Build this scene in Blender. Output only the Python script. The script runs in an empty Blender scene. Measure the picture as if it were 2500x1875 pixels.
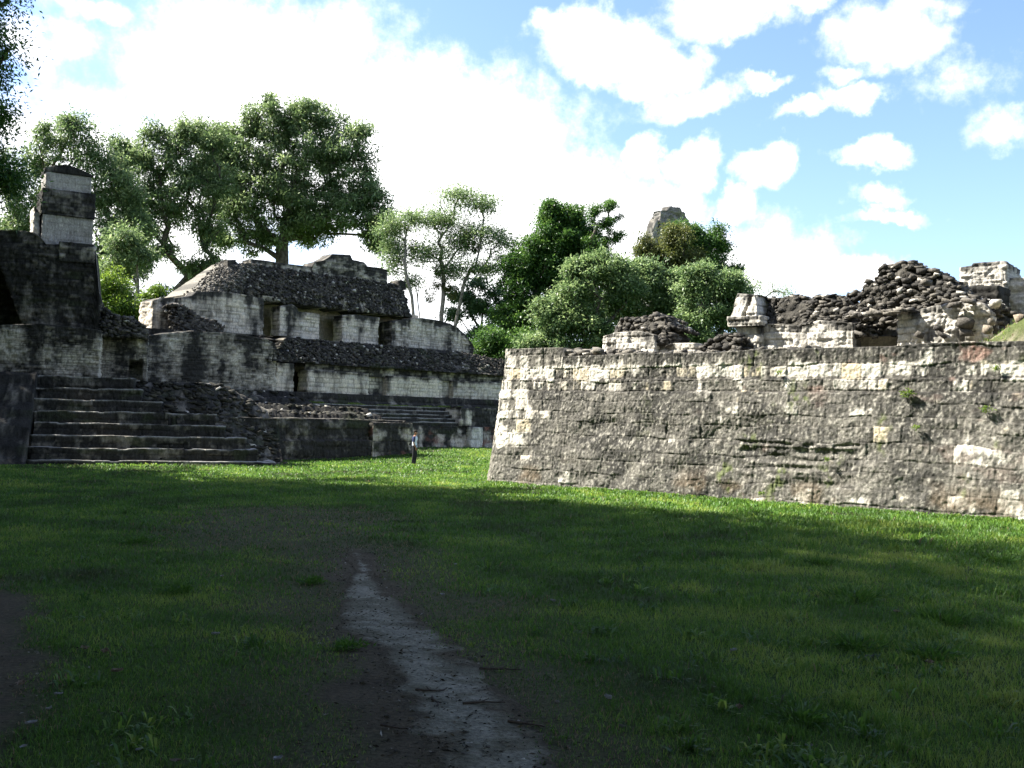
import bpy, math, random
import numpy as np
from mathutils import Vector, Matrix

random.seed(7)
S = bpy.context.scene
COL = S.collection
FPX = 2500.0                       # focal length in photo pixels (photo is 2500 wide)
CAM = np.array([0.0, 0.0, 2.3])
PITCH = math.atan(84 / FPX); ROLL = 0.0247
_R0 = np.array([1., 0, 0]); _F = np.array([0, math.cos(PITCH), math.sin(PITCH)])
_U0 = np.array([0, -math.sin(PITCH), math.cos(PITCH)])
_R = _R0 * math.cos(ROLL) + _U0 * math.sin(ROLL)
_U = -_R0 * math.sin(ROLL) + _U0 * math.cos(ROLL)
SUN_EL = math.radians(48.0)
SUN_H = np.array([-0.97, 0.243]); SUN_H /= np.linalg.norm(SUN_H)
EXPOSURE = 2.05
SUN_STRENGTH = 4.6
SKY_STRENGTH = 0.075

def ray(px, py):
    d = _F * FPX + _R * (px - 1250) - _U * (py - 937.5)
    return d / d[1]
def at(px, py, Y):
    return CAM + ray(px, py) * Y
def gz0(x, y):
    x = np.asarray(x, float); y = np.asarray(y, float)
    t = np.clip((y - 47) / 12, 0, 1); t = t * t * (3 - 2 * t)
    return 0.48 * t
def ground_hit(px, py):
    d = ray(px, py); Y = 50.0
    for _ in range(30):
        p = CAM + d * Y
        Y = (float(gz0(p[0], p[1])) - 2.3) / d[2] if d[2] < -1e-4 else 400
        Y = min(Y, 400)
    return (CAM + d * Y)[:2]

class Frame:
    """local plan axes of one building: t along its front, w out of its front"""
    def __init__(s, o, deg):
        a = math.radians(deg); s.o = np.array(o, float)
        s.d = np.array([math.cos(a), math.sin(a)]); s.n = np.array([math.sin(a), -math.cos(a)]); s.a = a
    def xy(s, t, w):
        t = np.asarray(t, float); w = np.asarray(w, float)
        return s.o[0] + s.d[0]*t + s.n[0]*w, s.o[1] + s.d[1]*t + s.n[1]*w
    def loc(s, x, y):
        rx = np.asarray(x) - s.o[0]; ry = np.asarray(y) - s.o[1]
        return rx*s.d[0] + ry*s.d[1], rx*s.n[0] + ry*s.n[1]
    def hit(s, px, py, w=0.0):
        d = ray(px, py)
        o = s.o + s.n * w
        k = (o @ s.n) / (d[:2] @ s.n)
        p = CAM + d * k
        return float((p[:2] - o) @ s.d), float(p[2])
    def prof(s, pts, w=0.0):
        h = sorted(s.hit(px, py, w) for px, py in pts)
        T = np.array([a for a, b in h]); Z = np.array([b for a, b in h])
        return lambda t: np.interp(t, T, Z)

PAL = Frame((-15.5, 51.6), 44)      # palace across the court
LEF = Frame((-10.4, 44.2), 20)      # stairway and tower block on the left
RW = Frame((-0.99, 36.8), -38.2)    # big battered wall on the right

# ---------------------------------------------------------------- noise
_rs = np.random.RandomState(3)
_TAB = _rs.rand(64, 64, 64)
def vn(x, y, z=0.0, seed=0):
    x = np.asarray(x, float) + seed * 17.37; y = np.asarray(y, float) + seed * 5.71
    z = np.asarray(z, float) + seed * 3.33 + np.zeros_like(x)
    ix = np.floor(x).astype(int); iy = np.floor(y).astype(int); iz = np.floor(z).astype(int)
    fx = x - ix; fy = y - iy; fz = z - iz
    fx = fx*fx*(3-2*fx); fy = fy*fy*(3-2*fy); fz = fz*fz*(3-2*fz)
    r = 0
    for a in (0, 1):
        for b in (0, 1):
            for c in (0, 1):
                r = r + _TAB[(ix+a) & 63, (iy+b) & 63, (iz+c) & 63] * \
                    (fx if a else 1-fx) * (fy if b else 1-fy) * (fz if c else 1-fz)
    return r
def fbm(x, y, z=0.0, seed=0, o=4):
    r = 0; a = 0.5; f = 1.0; s = 0
    for k in range(o):
        r = r + a * vn(np.asarray(x)*f, np.asarray(y)*f, np.asarray(z)*f, seed + k*3); s += a; a *= .5; f *= 2.03
    return r / s
def sstep(a, b, x):
    t = np.clip((x - a) / (b - a), 0, 1); return t*t*(3-2*t)
def mix(a, b, t):
    t = np.asarray(t)[..., None]; return np.asarray(a) * (1-t) + np.asarray(b) * t
def gz(x, y):
    x = np.asarray(x, float); y = np.asarray(y, float)
    return gz0(x, y) + 0.10*(fbm(x*.22, y*.22, 0, 11, 3) - .5) + .03*(fbm(x*1.3, y*1.3, 0, 12, 2) - .5)

# ---------------------------------------------------------------- mesh helpers
def mk(name, V, Fs, mat, parent=None, col=None, smooth=False, loc=None):
    V = np.asarray(V, np.float32)
    if loc is not None: V = V - np.asarray(loc, np.float32)
    me = bpy.data.meshes.new(name)
    Fs = [np.asarray(f, np.int32) for f in Fs if len(f)]
    nl = sum(f.size for f in Fs); nf = sum(len(f) for f in Fs)
    me.vertices.add(len(V)); me.vertices.foreach_set('co', V.ravel())
    me.loops.add(nl); me.loops.foreach_set('vertex_index', np.concatenate([f.ravel() for f in Fs]))
    me.polygons.add(nf)
    tot = np.concatenate([np.full(len(f), f.shape[1], np.int32) for f in Fs])
    st = np.concatenate([[0], np.cumsum(tot)[:-1]]).astype(np.int32)
    me.polygons.foreach_set('loop_start', st); me.polygons.foreach_set('loop_total', tot)
    if smooth: me.polygons.foreach_set('use_smooth', np.ones(nf, bool))
    me.update(calc_edges=True); me.validate()
    if col is not None:
        c = np.ones((len(V), 4), np.float32); c[:, :3] = np.clip(col, 0, 1)
        at_ = me.color_attributes.new('Col', 'FLOAT_COLOR', 'POINT')
        at_.data.foreach_set('color', c.ravel())
    me.materials.append(mat)
    o = bpy.data.objects.new(name, me); COL.objects.link(o)
    if loc is not None: o.location = loc
    if parent is not None:
        o.parent = parent
        o.matrix_parent_inverse = Matrix.Translation(parent.location).inverted()
    return o
def tag(o, label=None, cat=None, group=None, kind=None):
    if label: o['label'] = label
    if cat: o['category'] = cat
    if group: o['group'] = group
    if kind: o['kind'] = kind
    return o
def thing(name, label, cat, loc, group=None):
    o = bpy.data.objects.new(name, None); COL.objects.link(o); o.location = loc
    o.empty_display_size = .3
    return tag(o, label, cat, group)
class Acc:
    """collects pieces (verts, quads/tris, colours) for ONE mesh"""
    def __init__(s): s.V = []; s.Q = []; s.T = []; s.C = []; s.n = 0
    def add(s, V, Q=None, T=None, C=None):
        V = np.asarray(V, float)
        if Q is not None and len(Q): s.Q.append(np.asarray(Q) + s.n)
        if T is not None and len(T): s.T.append(np.asarray(T) + s.n)
        s.V.append(V); s.C.append(np.broadcast_to(np.asarray(C if C is not None else (1, 1, 1.), float), (len(V), 3)))
        s.n += len(V)
    def build(s, name, mat, parent=None, smooth=False, loc=None):
        Fs = []
        if s.Q: Fs.append(np.concatenate(s.Q))
        if s.T: Fs.append(np.concatenate(s.T))
        return mk(name, np.concatenate(s.V), Fs, mat, parent, np.concatenate(s.C), smooth, loc)

def blocks(s, z, bw, bh, seed, warp=.02):
    r = np.random.RandomState(seed)
    s = s + warp*(fbm(s*1.7, z*1.7, 0, seed+1, 2)-.5)*2.5; z = z + warp*(fbm(s*.8, z*.5, 0, seed+2, 3)-.5)*4.5
    zmax = z.max() + 1; zs = [z.min() - 1]
    while zs[-1] < zmax: zs.append(zs[-1] + bh*r.uniform(.68, 1.3))
    zs = np.array(zs); ci = np.clip(np.searchsorted(zs, z) - 1, 0, len(zs)-2)
    dz = np.minimum(z - zs[ci], zs[ci+1] - z); up = z - zs[ci]
    ds = np.full(s.shape, 9.); b1 = np.zeros(s.shape); b2 = np.zeros(s.shape); b3 = np.zeros(s.shape); us = np.zeros(s.shape)
    smin, smax = s.min()-1, s.max()+1
    for c in np.unique(ci):
        m = ci == c
        xs = [smin - r.uniform(0, bw)]
        while xs[-1] < smax: xs.append(xs[-1] + bw*r.choice([.5, .8, 1., 1.2, 1.7])*r.uniform(.85, 1.15))
        xs = np.array(xs); k = np.clip(np.searchsorted(xs, s[m]) - 1, 0, len(xs)-2)
        ds[m] = np.minimum(s[m]-xs[k], xs[k+1]-s[m]); us[m] = (s[m]-xs[k])/(xs[k+1]-xs[k]) - .5
        q = r.rand(len(xs), 3); b1[m] = q[k, 0]; b2[m] = q[k, 1]; b3[m] = q[k, 2]
    return dict(d=np.minimum(ds, dz), ci=ci, b1=b1, b2=b2, b3=b3, us=us, uz=up)

def solid(fr, t0, t1, w0, depth, z0, top, res, style, seed=1, prof=None, rc=.06, bw=.5, bh=.3,
          jd=.03, rough=.03, recess=(), acc=None, depres=None, warp=.02, capn=.06, off=.03, big=0.0, capc=None):
    """a closed masonry body: front, sides, back and ragged top, every face displaced stone by stone"""
    topf = top if callable(top) else (lambda t, q=top: np.full(np.shape(t), float(q)))
    depres = depres or res*2
    nt = max(3, int((t1-t0)/res)+1); nd = max(3, int(depth/depres)+1)
    tt = np.linspace(t0, t1, nt); dd = np.linspace(0, depth, nd)
    T = np.concatenate([tt, np.full(nd-2, t1), tt[::-1], np.full(nd-2, t0)])
    W = np.concatenate([np.zeros(nt), -dd[1:-1], np.full(nt, -depth), -dd[1:-1][::-1]])
    NT = np.concatenate([np.zeros(nt), np.ones(nd-2), np.zeros(nt), -np.ones(nd-2)])
    NW = np.concatenate([np.ones(nt), np.zeros(nd-2), -np.ones(nt), np.zeros(nd-2)])
    q = math.pi/4
    a0 = np.minimum(T-t0, t1-T); a1 = np.minimum(-W, depth+W)
    sT = np.where(T-t0 < t1-T, -1., 1.); sW = np.where(-W < depth+W, 1., -1.)
    near = (a0 < rc) & (a1 < rc)
    a = np.maximum(a0, a1)/rc
    onw = np.abs(NW) > .5
    th = np.where(onw, q*(1-a), math.pi/2 - q*(1-a))
    cT = np.where(sT < 0, t0+rc, t1-rc); cW = np.where(sW > 0, -rc, -depth+rc)
    T2 = np.where(near, cT + sT*rc*np.sin(th), T); W2 = np.where(near, cW + sW*rc*np.cos(th), W)
    NT = np.where(near, sT*np.sin(th), NT); NW = np.where(near, sW*np.cos(th), NW)
    n = len(T)
    sarc = np.concatenate([[0], np.cumsum(np.hypot(np.diff(T), np.diff(W)))]) + t0
    zt = topf(T) if callable(top) else np.full(n, float(top))
    nz = max(3, int((zt.max()-z0)/res)+1)
    f = np.linspace(0, 1, nz)[:, None]
    Z = z0 + (zt[None]-z0)*f
    Sg = np.broadcast_to(sarc, Z.shape); Tg = np.broadcast_to(T, Z.shape); TOP = np.broadcast_to(zt, Z.shape)
    B = blocks(Sg, Z, bw, bh, seed, warp)
    jw = max(res*.55, .012)
    joint = np.exp(-(B['d']/jw)**2)*(.4+.6*sstep(.36, .56, fbm(Sg*1.9, Z*1.9, 0, seed+15, 3)))
    h = -jd*joint + off*(B['b1']-.5)*2 + off*.8*(B['b3']-.5)*B['us'] + rough*(fbm(Sg*3.1, Z*3.1, 0, seed+5, 4)-.5)*2
    h = h + rough*.55*(vn(Sg*14, Z*5, 0, seed+8)-.5) + rough*1.1*(vn(Sg*17, Z*15, 0, seed+10)-.5) + big*(fbm(Sg*.6, Z*.6, 0, seed+9, 3)-.5)*2
    pr = prof(Z) if prof is not None else 0
    off_ = h - pr
    X, Y = fr.xy(T2 + NT*off_ + 0*Z, w0 + W2 + NW*off_ + 0*Z)
    front = np.zeros(n, bool); front[:nt] = True
    for rcs in recess:
        if callable(rcs): dep = np.where(front[None], rcs(Tg, Z), 0)
        else:
            ta, tb, za, zb, dp = rcs
            e = .04*(fbm(Tg*3, Z*3, 0, seed+20, 2)-.5)
            dep = np.where(front[None] & (Tg > ta+e) & (Tg < tb+e) & (Z > za+e) & (Z < zb+e), dp, 0)
        X = X - fr.n[0]*dep; Y = Y - fr.n[1]*dep
    C = style(Sg, Z, Tg, TOP, B, joint, seed, z0)
    V = np.stack([X, Y, Z + 0*X], -1).reshape(-1, 3)
    i = np.arange(n); i2 = (i+1) % n
    Q = []
    for j in range(nz-1):
        Q.append(np.stack([j*n+i, j*n+i2, (j+1)*n+i2, (j+1)*n+i], -1))
    Q = np.concatenate(Q)
    # cap
    base = (nz-1)*n
    G = np.zeros((nd, nt), int)
    G[0] = base + np.arange(nt)
    G[-1] = base + nt + (nd-2) + np.arange(nt)[::-1]
    G[1:-1, -1] = base + nt + np.arange(nd-2)
    G[1:-1, 0] = base + nt + (nd-2) + nt + np.arange(nd-2)[::-1]
    fa, fb = V[G[0, 1:-1]], V[G[-1, 1:-1]]
    if nd > 2 and nt > 2:
        k = (np.arange(1, nd-1)/(nd-1))[:, None, None]
        P = fa[None]*(1-k) + fb[None]*k
        P[..., 2] += capn*(fbm(P[..., 0]*1.9, P[..., 1]*1.9, 0, seed+6, 3)-.45)*2*np.minimum(1, 4*k[..., 0]*(1-k[..., 0])*2)
        idx = len(V) + np.arange(P.shape[0]*P.shape[1]).reshape(P.shape[:2])
        G[1:-1, 1:-1] = idx
        Pf = P.reshape(-1, 3); V = np.concatenate([V, Pf])
        cc = mix((.055, .052, .046), (.20, .185, .155), sstep(.45, .75, fbm(Pf[:, 0]*2, Pf[:, 1]*2, 0, seed+7, 4)))
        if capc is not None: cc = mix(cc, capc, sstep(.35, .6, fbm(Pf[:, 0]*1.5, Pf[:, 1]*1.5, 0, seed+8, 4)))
        Cf = np.concatenate([C.reshape(-1, 3), cc])
    else: Cf = C.reshape(-1, 3)
    Q = np.concatenate([Q, np.stack([G[:-1, :-1], G[:-1, 1:], G[1:, 1:], G[1:, :-1]], -1).reshape(-1, 4)])
    a_ = acc or Acc(); a_.add(V, Q=Q, C=Cf)
    return a_

def sheet(fr, t0, t1, w0, w1, zf, res, style, seed, zb=-.1, rough=.12):
    """an uneven bank of earth and stone with closed sides"""
    nt = int((t1-t0)/res)+1; nw = int(abs(w1-w0)/res)+1
    T, W = np.meshgrid(np.linspace(t0, t1, nt), np.linspace(w0, w1, nw))
    Z = zf(T, W) + rough*2*(fbm(T*1.6, W*1.6, 0, seed, 4)-.5) + rough*.8*(vn(T*7, W*7, 0, seed+1)-.5)
    B = blocks(T, W*.6+Z, .35, .18, seed, .05); Z = Z + .06*(B['b1']-.5)
    C = style(T, Z, T, Z+.6+0*T, B, np.exp(-(B['d']/.03)**2), seed, -9.)
    X, Y = fr.xy(T, W); V = np.stack([X, Y, Z], -1); b = V.copy(); b[..., 2] = zb
    i = np.arange(nt*nw).reshape(nw, nt); o = nt*nw
    q = [np.stack([i[:-1, :-1], i[1:, :-1], i[1:, 1:], i[:-1, 1:]], -1).reshape(-1, 4)]
    for e in (i[0], i[-1][::-1], i[:, 0][::-1], i[:, -1]): q.append(np.stack([e[:-1], e[1:], e[1:]+o, e[:-1]+o], -1))
    a = Acc(); a.add(np.concatenate([V.reshape(-1, 3), b.reshape(-1, 3)]), Q=np.concatenate(q), C=np.concatenate([C.reshape(-1, 3)]*2)); return a
# ---------------------------------------------------------------- stone colour styles
LIGHT = np.array((.66, .62, .54)); MID = np.array((.23, .21, .175)); DARK = np.array((.052, .05, .045))
def streaks(s, z, seed): return fbm(s*3.2, z*.45, 0, seed+31, 4)
def st_right(s, z, t, top, B, j, seed, z0):
    big = fbm(s*.5, z*.6, 0, seed+30, 3); st = streaks(s, z, seed); fine = fbm(s*7, z*6, 0, seed+32, 4)
    med = fbm(s*1.8, z*1.8, 0, seed+33, 4); spk = fbm(s*17, z*13, 0, seed+38, 3)
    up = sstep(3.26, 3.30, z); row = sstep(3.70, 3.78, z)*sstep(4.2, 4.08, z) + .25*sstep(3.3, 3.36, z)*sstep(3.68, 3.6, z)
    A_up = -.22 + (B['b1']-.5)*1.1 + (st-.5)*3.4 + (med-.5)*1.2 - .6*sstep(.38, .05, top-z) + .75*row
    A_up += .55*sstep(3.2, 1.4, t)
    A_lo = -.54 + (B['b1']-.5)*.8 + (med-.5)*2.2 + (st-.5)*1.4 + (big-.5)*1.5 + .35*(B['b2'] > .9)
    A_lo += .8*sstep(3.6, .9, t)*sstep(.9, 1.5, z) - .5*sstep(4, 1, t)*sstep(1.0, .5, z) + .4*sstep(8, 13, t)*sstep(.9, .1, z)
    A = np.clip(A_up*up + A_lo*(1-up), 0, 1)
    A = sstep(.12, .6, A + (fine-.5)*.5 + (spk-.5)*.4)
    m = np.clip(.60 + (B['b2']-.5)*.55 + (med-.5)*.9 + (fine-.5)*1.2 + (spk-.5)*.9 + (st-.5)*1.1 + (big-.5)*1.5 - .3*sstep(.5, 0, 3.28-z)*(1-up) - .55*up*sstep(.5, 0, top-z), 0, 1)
    c = mix(DARK*1.25, np.array((.20, .187, .16))*.92, m)
    lt = mix(LIGHT, (.60, .50, .34), sstep(.72, .95, B['b3'])*.8)
    c = mix(c, (.36, .34, .29), sstep(.57, .72, spk)*.7)
    c = mix(c, (.045, .042, .036), sstep(.60, .72, fbm(s*9, z*11, 0, seed+41, 3))*.6)
    c = c*(1-A[..., None]) + lt*A[..., None]
    red = sstep(.62, .72, fbm(s*1.3, z*1.9, 0, seed+34, 3))*sstep(7, 10, t)*(.1+.45*sstep(.6, 0, z)+.4*sstep(3.2, 3.5, z))
    c = mix(c, (.38, .22, .17), np.clip(red, 0, .6))
    brn = sstep(.5, .7, fbm(s*.8, z*1.2, 0, seed+35, 3))*sstep(1.2, .1, z)
    c = mix(c, (.16, .115, .07), brn*.6)
    moss = sstep(.60, .72, fbm(s*1.3, z*.9, 0, seed+36, 4))*sstep(5.5, 9, t)
    c = mix(c, (.12, .15, .045), moss*.7*sstep(.45, .6, fine))
    led = np.maximum(np.exp(-((z-3.285)/.022)**2), np.exp(-((z-3.685)/.022)**2))  # ledge lines darkened: joint tone plus a thin shadow painted in
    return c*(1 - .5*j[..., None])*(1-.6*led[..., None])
def st_fine(s, z, t, top, B, j, seed, z0):      # small coursed rubble, dark drips from the top
    med = fbm(s*.9, z*1.1, 0, seed+33, 4); st = streaks(s*.6, z, seed); fine = fbm(s*6, z*6, 0, seed+32, 3)
    h = np.clip((top-z)/(np.maximum(top-z0, .1)), 0, 1)
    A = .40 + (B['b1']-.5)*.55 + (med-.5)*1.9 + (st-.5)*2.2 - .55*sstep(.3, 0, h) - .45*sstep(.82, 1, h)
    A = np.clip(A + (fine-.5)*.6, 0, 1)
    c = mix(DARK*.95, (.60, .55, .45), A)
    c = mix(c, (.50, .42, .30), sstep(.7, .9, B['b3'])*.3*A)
    return c*(1 - .6*j[..., None])
def st_ash(s, z, t, top, B, j, seed, z0):       # dressed cream blocks with black drips
    med = fbm(s*.7, z*.9, 0, seed+33, 4); st = streaks(s*.8, z, seed); fine = fbm(s*6, z*6, 0, seed+32, 3)
    h = np.clip((top-z)/(np.maximum(top-z0, .1)), 0, 1)
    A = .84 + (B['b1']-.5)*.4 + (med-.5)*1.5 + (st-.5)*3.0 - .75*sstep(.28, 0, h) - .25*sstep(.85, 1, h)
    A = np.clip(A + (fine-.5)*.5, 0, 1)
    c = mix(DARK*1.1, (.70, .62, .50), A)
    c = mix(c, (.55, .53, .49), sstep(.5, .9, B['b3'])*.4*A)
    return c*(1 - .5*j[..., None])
def st_dark(s, z, t, top, B, j, seed, z0):      # nearly black mossy stone with a few pale streaks
    med = fbm(s*1.0, z*1.2, 0, seed+33, 4); st = streaks(s, z, seed); fine = fbm(s*7, z*7, 0, seed+32, 3)
    A = np.clip(-.12 + (B['b1']-.5)*.35 + (med-.5)*1.5 + (st-.5)*1.5 + (fine-.5)*.9, 0, 1)
    c = mix(DARK*.72, (.34, .31, .255), A)
    g = sstep(.58, .72, fbm(s*.8, z*1.5, 0, seed+36, 3))
    c = mix(c, (.045, .06, .022), g*.4)
    return c*(1 - .45*j[..., None])
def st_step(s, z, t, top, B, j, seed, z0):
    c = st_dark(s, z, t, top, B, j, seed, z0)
    e = sstep(.07, .0, top-z)*sstep(.32, .5, fbm(s*1.3, z*0, 0, seed+3, 3))  # top edge painted paler: wear plus light caught on the rounded nosing
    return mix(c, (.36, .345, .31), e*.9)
def st_pier(s, z, t, top, B, j, seed, z0):
    a = st_ash(s, z, t, top, B, j, seed, z0); d = st_dark(s, z, t, top, B, j, seed, z0)
    c = mix(d, a*.75, sstep(.44, .6, fbm(s*1.3, z*1.3, 0, seed+50, 4)))
    return mix(c, (.22, .10, .075), sstep(.6, .7, fbm(s*1.1, z*1.5, 0, seed+51, 3))*.6)
def st_plast(s, z, t, top, B, j, seed, z0):     # smooth plaster
    med = fbm(s*.8, z*.8, 0, seed+33, 4); st = streaks(s*.7, z, seed)
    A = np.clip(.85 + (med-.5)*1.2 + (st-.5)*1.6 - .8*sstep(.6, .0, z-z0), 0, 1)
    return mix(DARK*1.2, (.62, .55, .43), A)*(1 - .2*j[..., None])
def st_white(s, z, t, top, B, j, seed, z0):     # sunlit bare limestone with a blackened crest
    med = fbm(s*1.2, z*1.2, 0, seed+33, 4); st = streaks(s, z, seed); fine = fbm(s*5, z*5, 0, seed+32, 3)
    A = 1.05 + (B['b1']-.5)*.5 + (med-.5)*2.0 + (st-.5)*2.2 - .8*sstep(.38, .02, top-z)*(.3+1.2*vn(s*2, 0*s, 0, seed+3))
    A = np.clip(A + (fine-.5)*.5, 0, 1)
    return mix(DARK*1.8, LIGHT, A)*(1 - .45*j[..., None])
def st_tower(s, z, t, top, B, j, seed, z0):
    med = fbm(s*.9, z*.9, 0, seed+33, 4); st = streaks(s, z, seed)
    A = np.clip(.8 + (B['b1']-.5)*.15 + (med-.5)*1.2 + (st-.5)*1.2, 0, 1)
    return mix(DARK*1.6, (.46, .43, .385), A)*(1 - .25*j[..., None])

# ---------------------------------------------------------------- materials
def nt_(name):
    m = bpy.data.materials.new(name); m.use_nodes = True; t = m.node_tree; t.nodes.clear()
    o = t.nodes.new('ShaderNodeOutputMaterial'); return m, t, o
def stone_mat(name, bump=.5, scale=14, rough=.95, tint=(1, 1, 1)):
    m, t, o = nt_(name); N = t.nodes.new; L = t.links.new
    b = N('ShaderNodeBsdfPrincipled'); L(b.outputs[0], o.inputs[0]); b.inputs['Roughness'].default_value = rough
    b.inputs['Specular IOR Level'].default_value = .12
    a = N('ShaderNodeAttribute'); a.attribute_name = 'Col'
    g = N('ShaderNodeNewGeometry')
    n1 = N('ShaderNodeTexNoise'); n1.inputs['Scale'].default_value = scale; n1.inputs['Detail'].default_value = 6; n1.inputs['Roughness'].default_value = .7
    L(g.outputs['Position'], n1.inputs['Vector'])
    mp = N('ShaderNodeMapping'); mp.inputs['Scale'].default_value = (1, 1, .22); L(g.outputs['Position'], mp.inputs['Vector'])
    n2 = N('ShaderNodeTexNoise'); n2.inputs['Scale'].default_value = scale*.9; n2.inputs['Detail'].default_value = 5
    L(mp.outputs[0], n2.inputs['Vector'])
    r1 = N('ShaderNodeMapRange'); r1.inputs[1].default_value = .3; r1.inputs[2].default_value = .7; r1.inputs[3].default_value = .62; r1.inputs[4].default_value = 1.32
    L(n1.outputs[0], r1.inputs[0])
    r2 = N('ShaderNodeMapRange'); r2.inputs[1].default_value = .35; r2.inputs[2].default_value = .68; r2.inputs[3].default_value = .84; r2.inputs[4].default_value = 1.13
    L(n2.outputs[0], r2.inputs[0])
    mu = N('ShaderNodeMath'); mu.operation = 'MULTIPLY'; L(r1.outputs[0], mu.inputs[0]); L(r2.outputs[0], mu.inputs[1])
    vm = N('ShaderNodeVectorMath'); vm.operation = 'SCALE'; L(a.outputs['Color'], vm.inputs[0]); L(mu.outputs[0], vm.inputs['Scale'])
    v2 = N('ShaderNodeVectorMath'); v2.operation = 'MULTIPLY'; L(vm.outputs[0], v2.inputs[0]); v2.inputs[1].default_value = tint
    L(v2.outputs[0], b.inputs['Base Color'])
    bp = N('ShaderNodeBump'); bp.inputs['Strength'].default_value = bump; bp.inputs['Distance'].default_value = .05
    ad = N('ShaderNodeMath'); ad.operation = 'ADD'; L(n1.outputs[0], ad.inputs[0]); L(n2.outputs[0], ad.inputs[1])
    L(ad.outputs[0], bp.inputs['Height']); L(bp.outputs[0], b.inputs['Normal'])
    return m
def leaf_mat(name, cols, trans=.35, gloss=.45):
    m, t, o = nt_(name); N = t.nodes.new; L = t.links.new
    a = N('ShaderNodeAttribute'); a.attribute_name = 'Col'
    sp = N('ShaderNodeSeparateColor'); L(a.outputs['Color'], sp.inputs[0])
    cr = N('ShaderNodeValToRGB'); L(sp.outputs[0], cr.inputs[0])
    e = cr.color_ramp.elements
    e[0].color = (*cols[0], 1); e[1].color = (*cols[-1], 1)
    for k, c in enumerate(cols[1:-1]):
        x = e.new((k+1)/(len(cols)-1)); x.color = (*c, 1)
    b = N('ShaderNodeBsdfPrincipled'); b.inputs['Roughness'].default_value = gloss; b.inputs['Specular IOR Level'].default_value = .35
    L(cr.outputs[0], b.inputs['Base Color'])
    tr = N('ShaderNodeBsdfTranslucent')
    hs = N('ShaderNodeHueSaturation'); hs.inputs['Value'].default_value = 1.5; hs.inputs['Hue'].default_value = .485; L(cr.outputs[0], hs.inputs['Color']); L(hs.outputs[0], tr.inputs[0])
    mx = N('ShaderNodeMixShader'); mx.inputs[0].default_value = trans; L(b.outputs[0], mx.inputs[1]); L(tr.outputs[0], mx.inputs[2]); L(mx.outputs[0], o.inputs[0])
    return m
def plain_mat(name, c1, c2, scale=6, bump=.3, rough=.9):
    m, t, o = nt_(name); N = t.nodes.new; L = t.links.new
    b = N('ShaderNodeBsdfPrincipled'); b.inputs['Roughness'].default_value = rough; b.inputs['Specular IOR Level'].default_value = .2; L(b.outputs[0], o.inputs[0])
    g = N('ShaderNodeNewGeometry'); n1 = N('ShaderNodeTexNoise'); n1.inputs['Scale'].default_value = scale; n1.inputs['Detail'].default_value = 7; n1.inputs['Roughness'].default_value = .65
    L(g.outputs['Position'], n1.inputs['Vector'])
    cr = N('ShaderNodeValToRGB'); cr.color_ramp.elements[0].position = .35; cr.color_ramp.elements[1].position = .66
    cr.color_ramp.elements[0].color = (*c1, 1); cr.color_ramp.elements[1].color = (*c2, 1)
    L(n1.outputs[0], cr.inputs[0]); L(cr.outputs[0], b.inputs['Base Color'])
    bp = N('ShaderNodeBump'); bp.inputs['Strength'].default_value = bump; bp.inputs['Distance'].default_value = .04
    L(n1.outputs[0], bp.inputs['Height']); L(bp.outputs[0], b.inputs['Normal'])
    return m
STONE = stone_mat('weathered_limestone'); STONE_FAR = stone_mat('far_limestone', .4, 5)
RUB = stone_mat('rubble_stone', .7, 16)
GROUND = stone_mat('lawn_soil', .6, 22); DIRT = stone_mat('trodden_earth', .7, 26)
BARK = plain_mat('bark', (.045, .035, .028), (.15, .125, .10), 5, .5)
BARK_P = plain_mat('pale_bark', (.12, .10, .08), (.34, .31, .26), 5, .4)
GRASS = leaf_mat('grass_blade', [(.05, .06, .025), (.05, .13, .016), (.10, .205, .03), (.24, .32, .055), (.22, .165, .09)], .4, .5)
L_MID = leaf_mat('leaf_mid_green', [(.035, .075, .022), (.115, .18, .065), (.31, .39, .18)], .42)
L_DARK = leaf_mat('leaf_dark_green', [(.018, .055, .012), (.05, .125, .022), (.14, .25, .05)], .35)
L_PALE = leaf_mat('leaf_grey_green', [(.035, .08, .022), (.13, .205, .075), (.33, .42, .19)], .42)
L_OLIV = leaf_mat('leaf_olive', [(.035, .055, .012), (.09, .11, .025), (.20, .21, .06)])
L_BRIG = leaf_mat('leaf_bright_green', [(.03, .08, .01), (.09, .17, .02), (.2, .28, .04)], .45)

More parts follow.
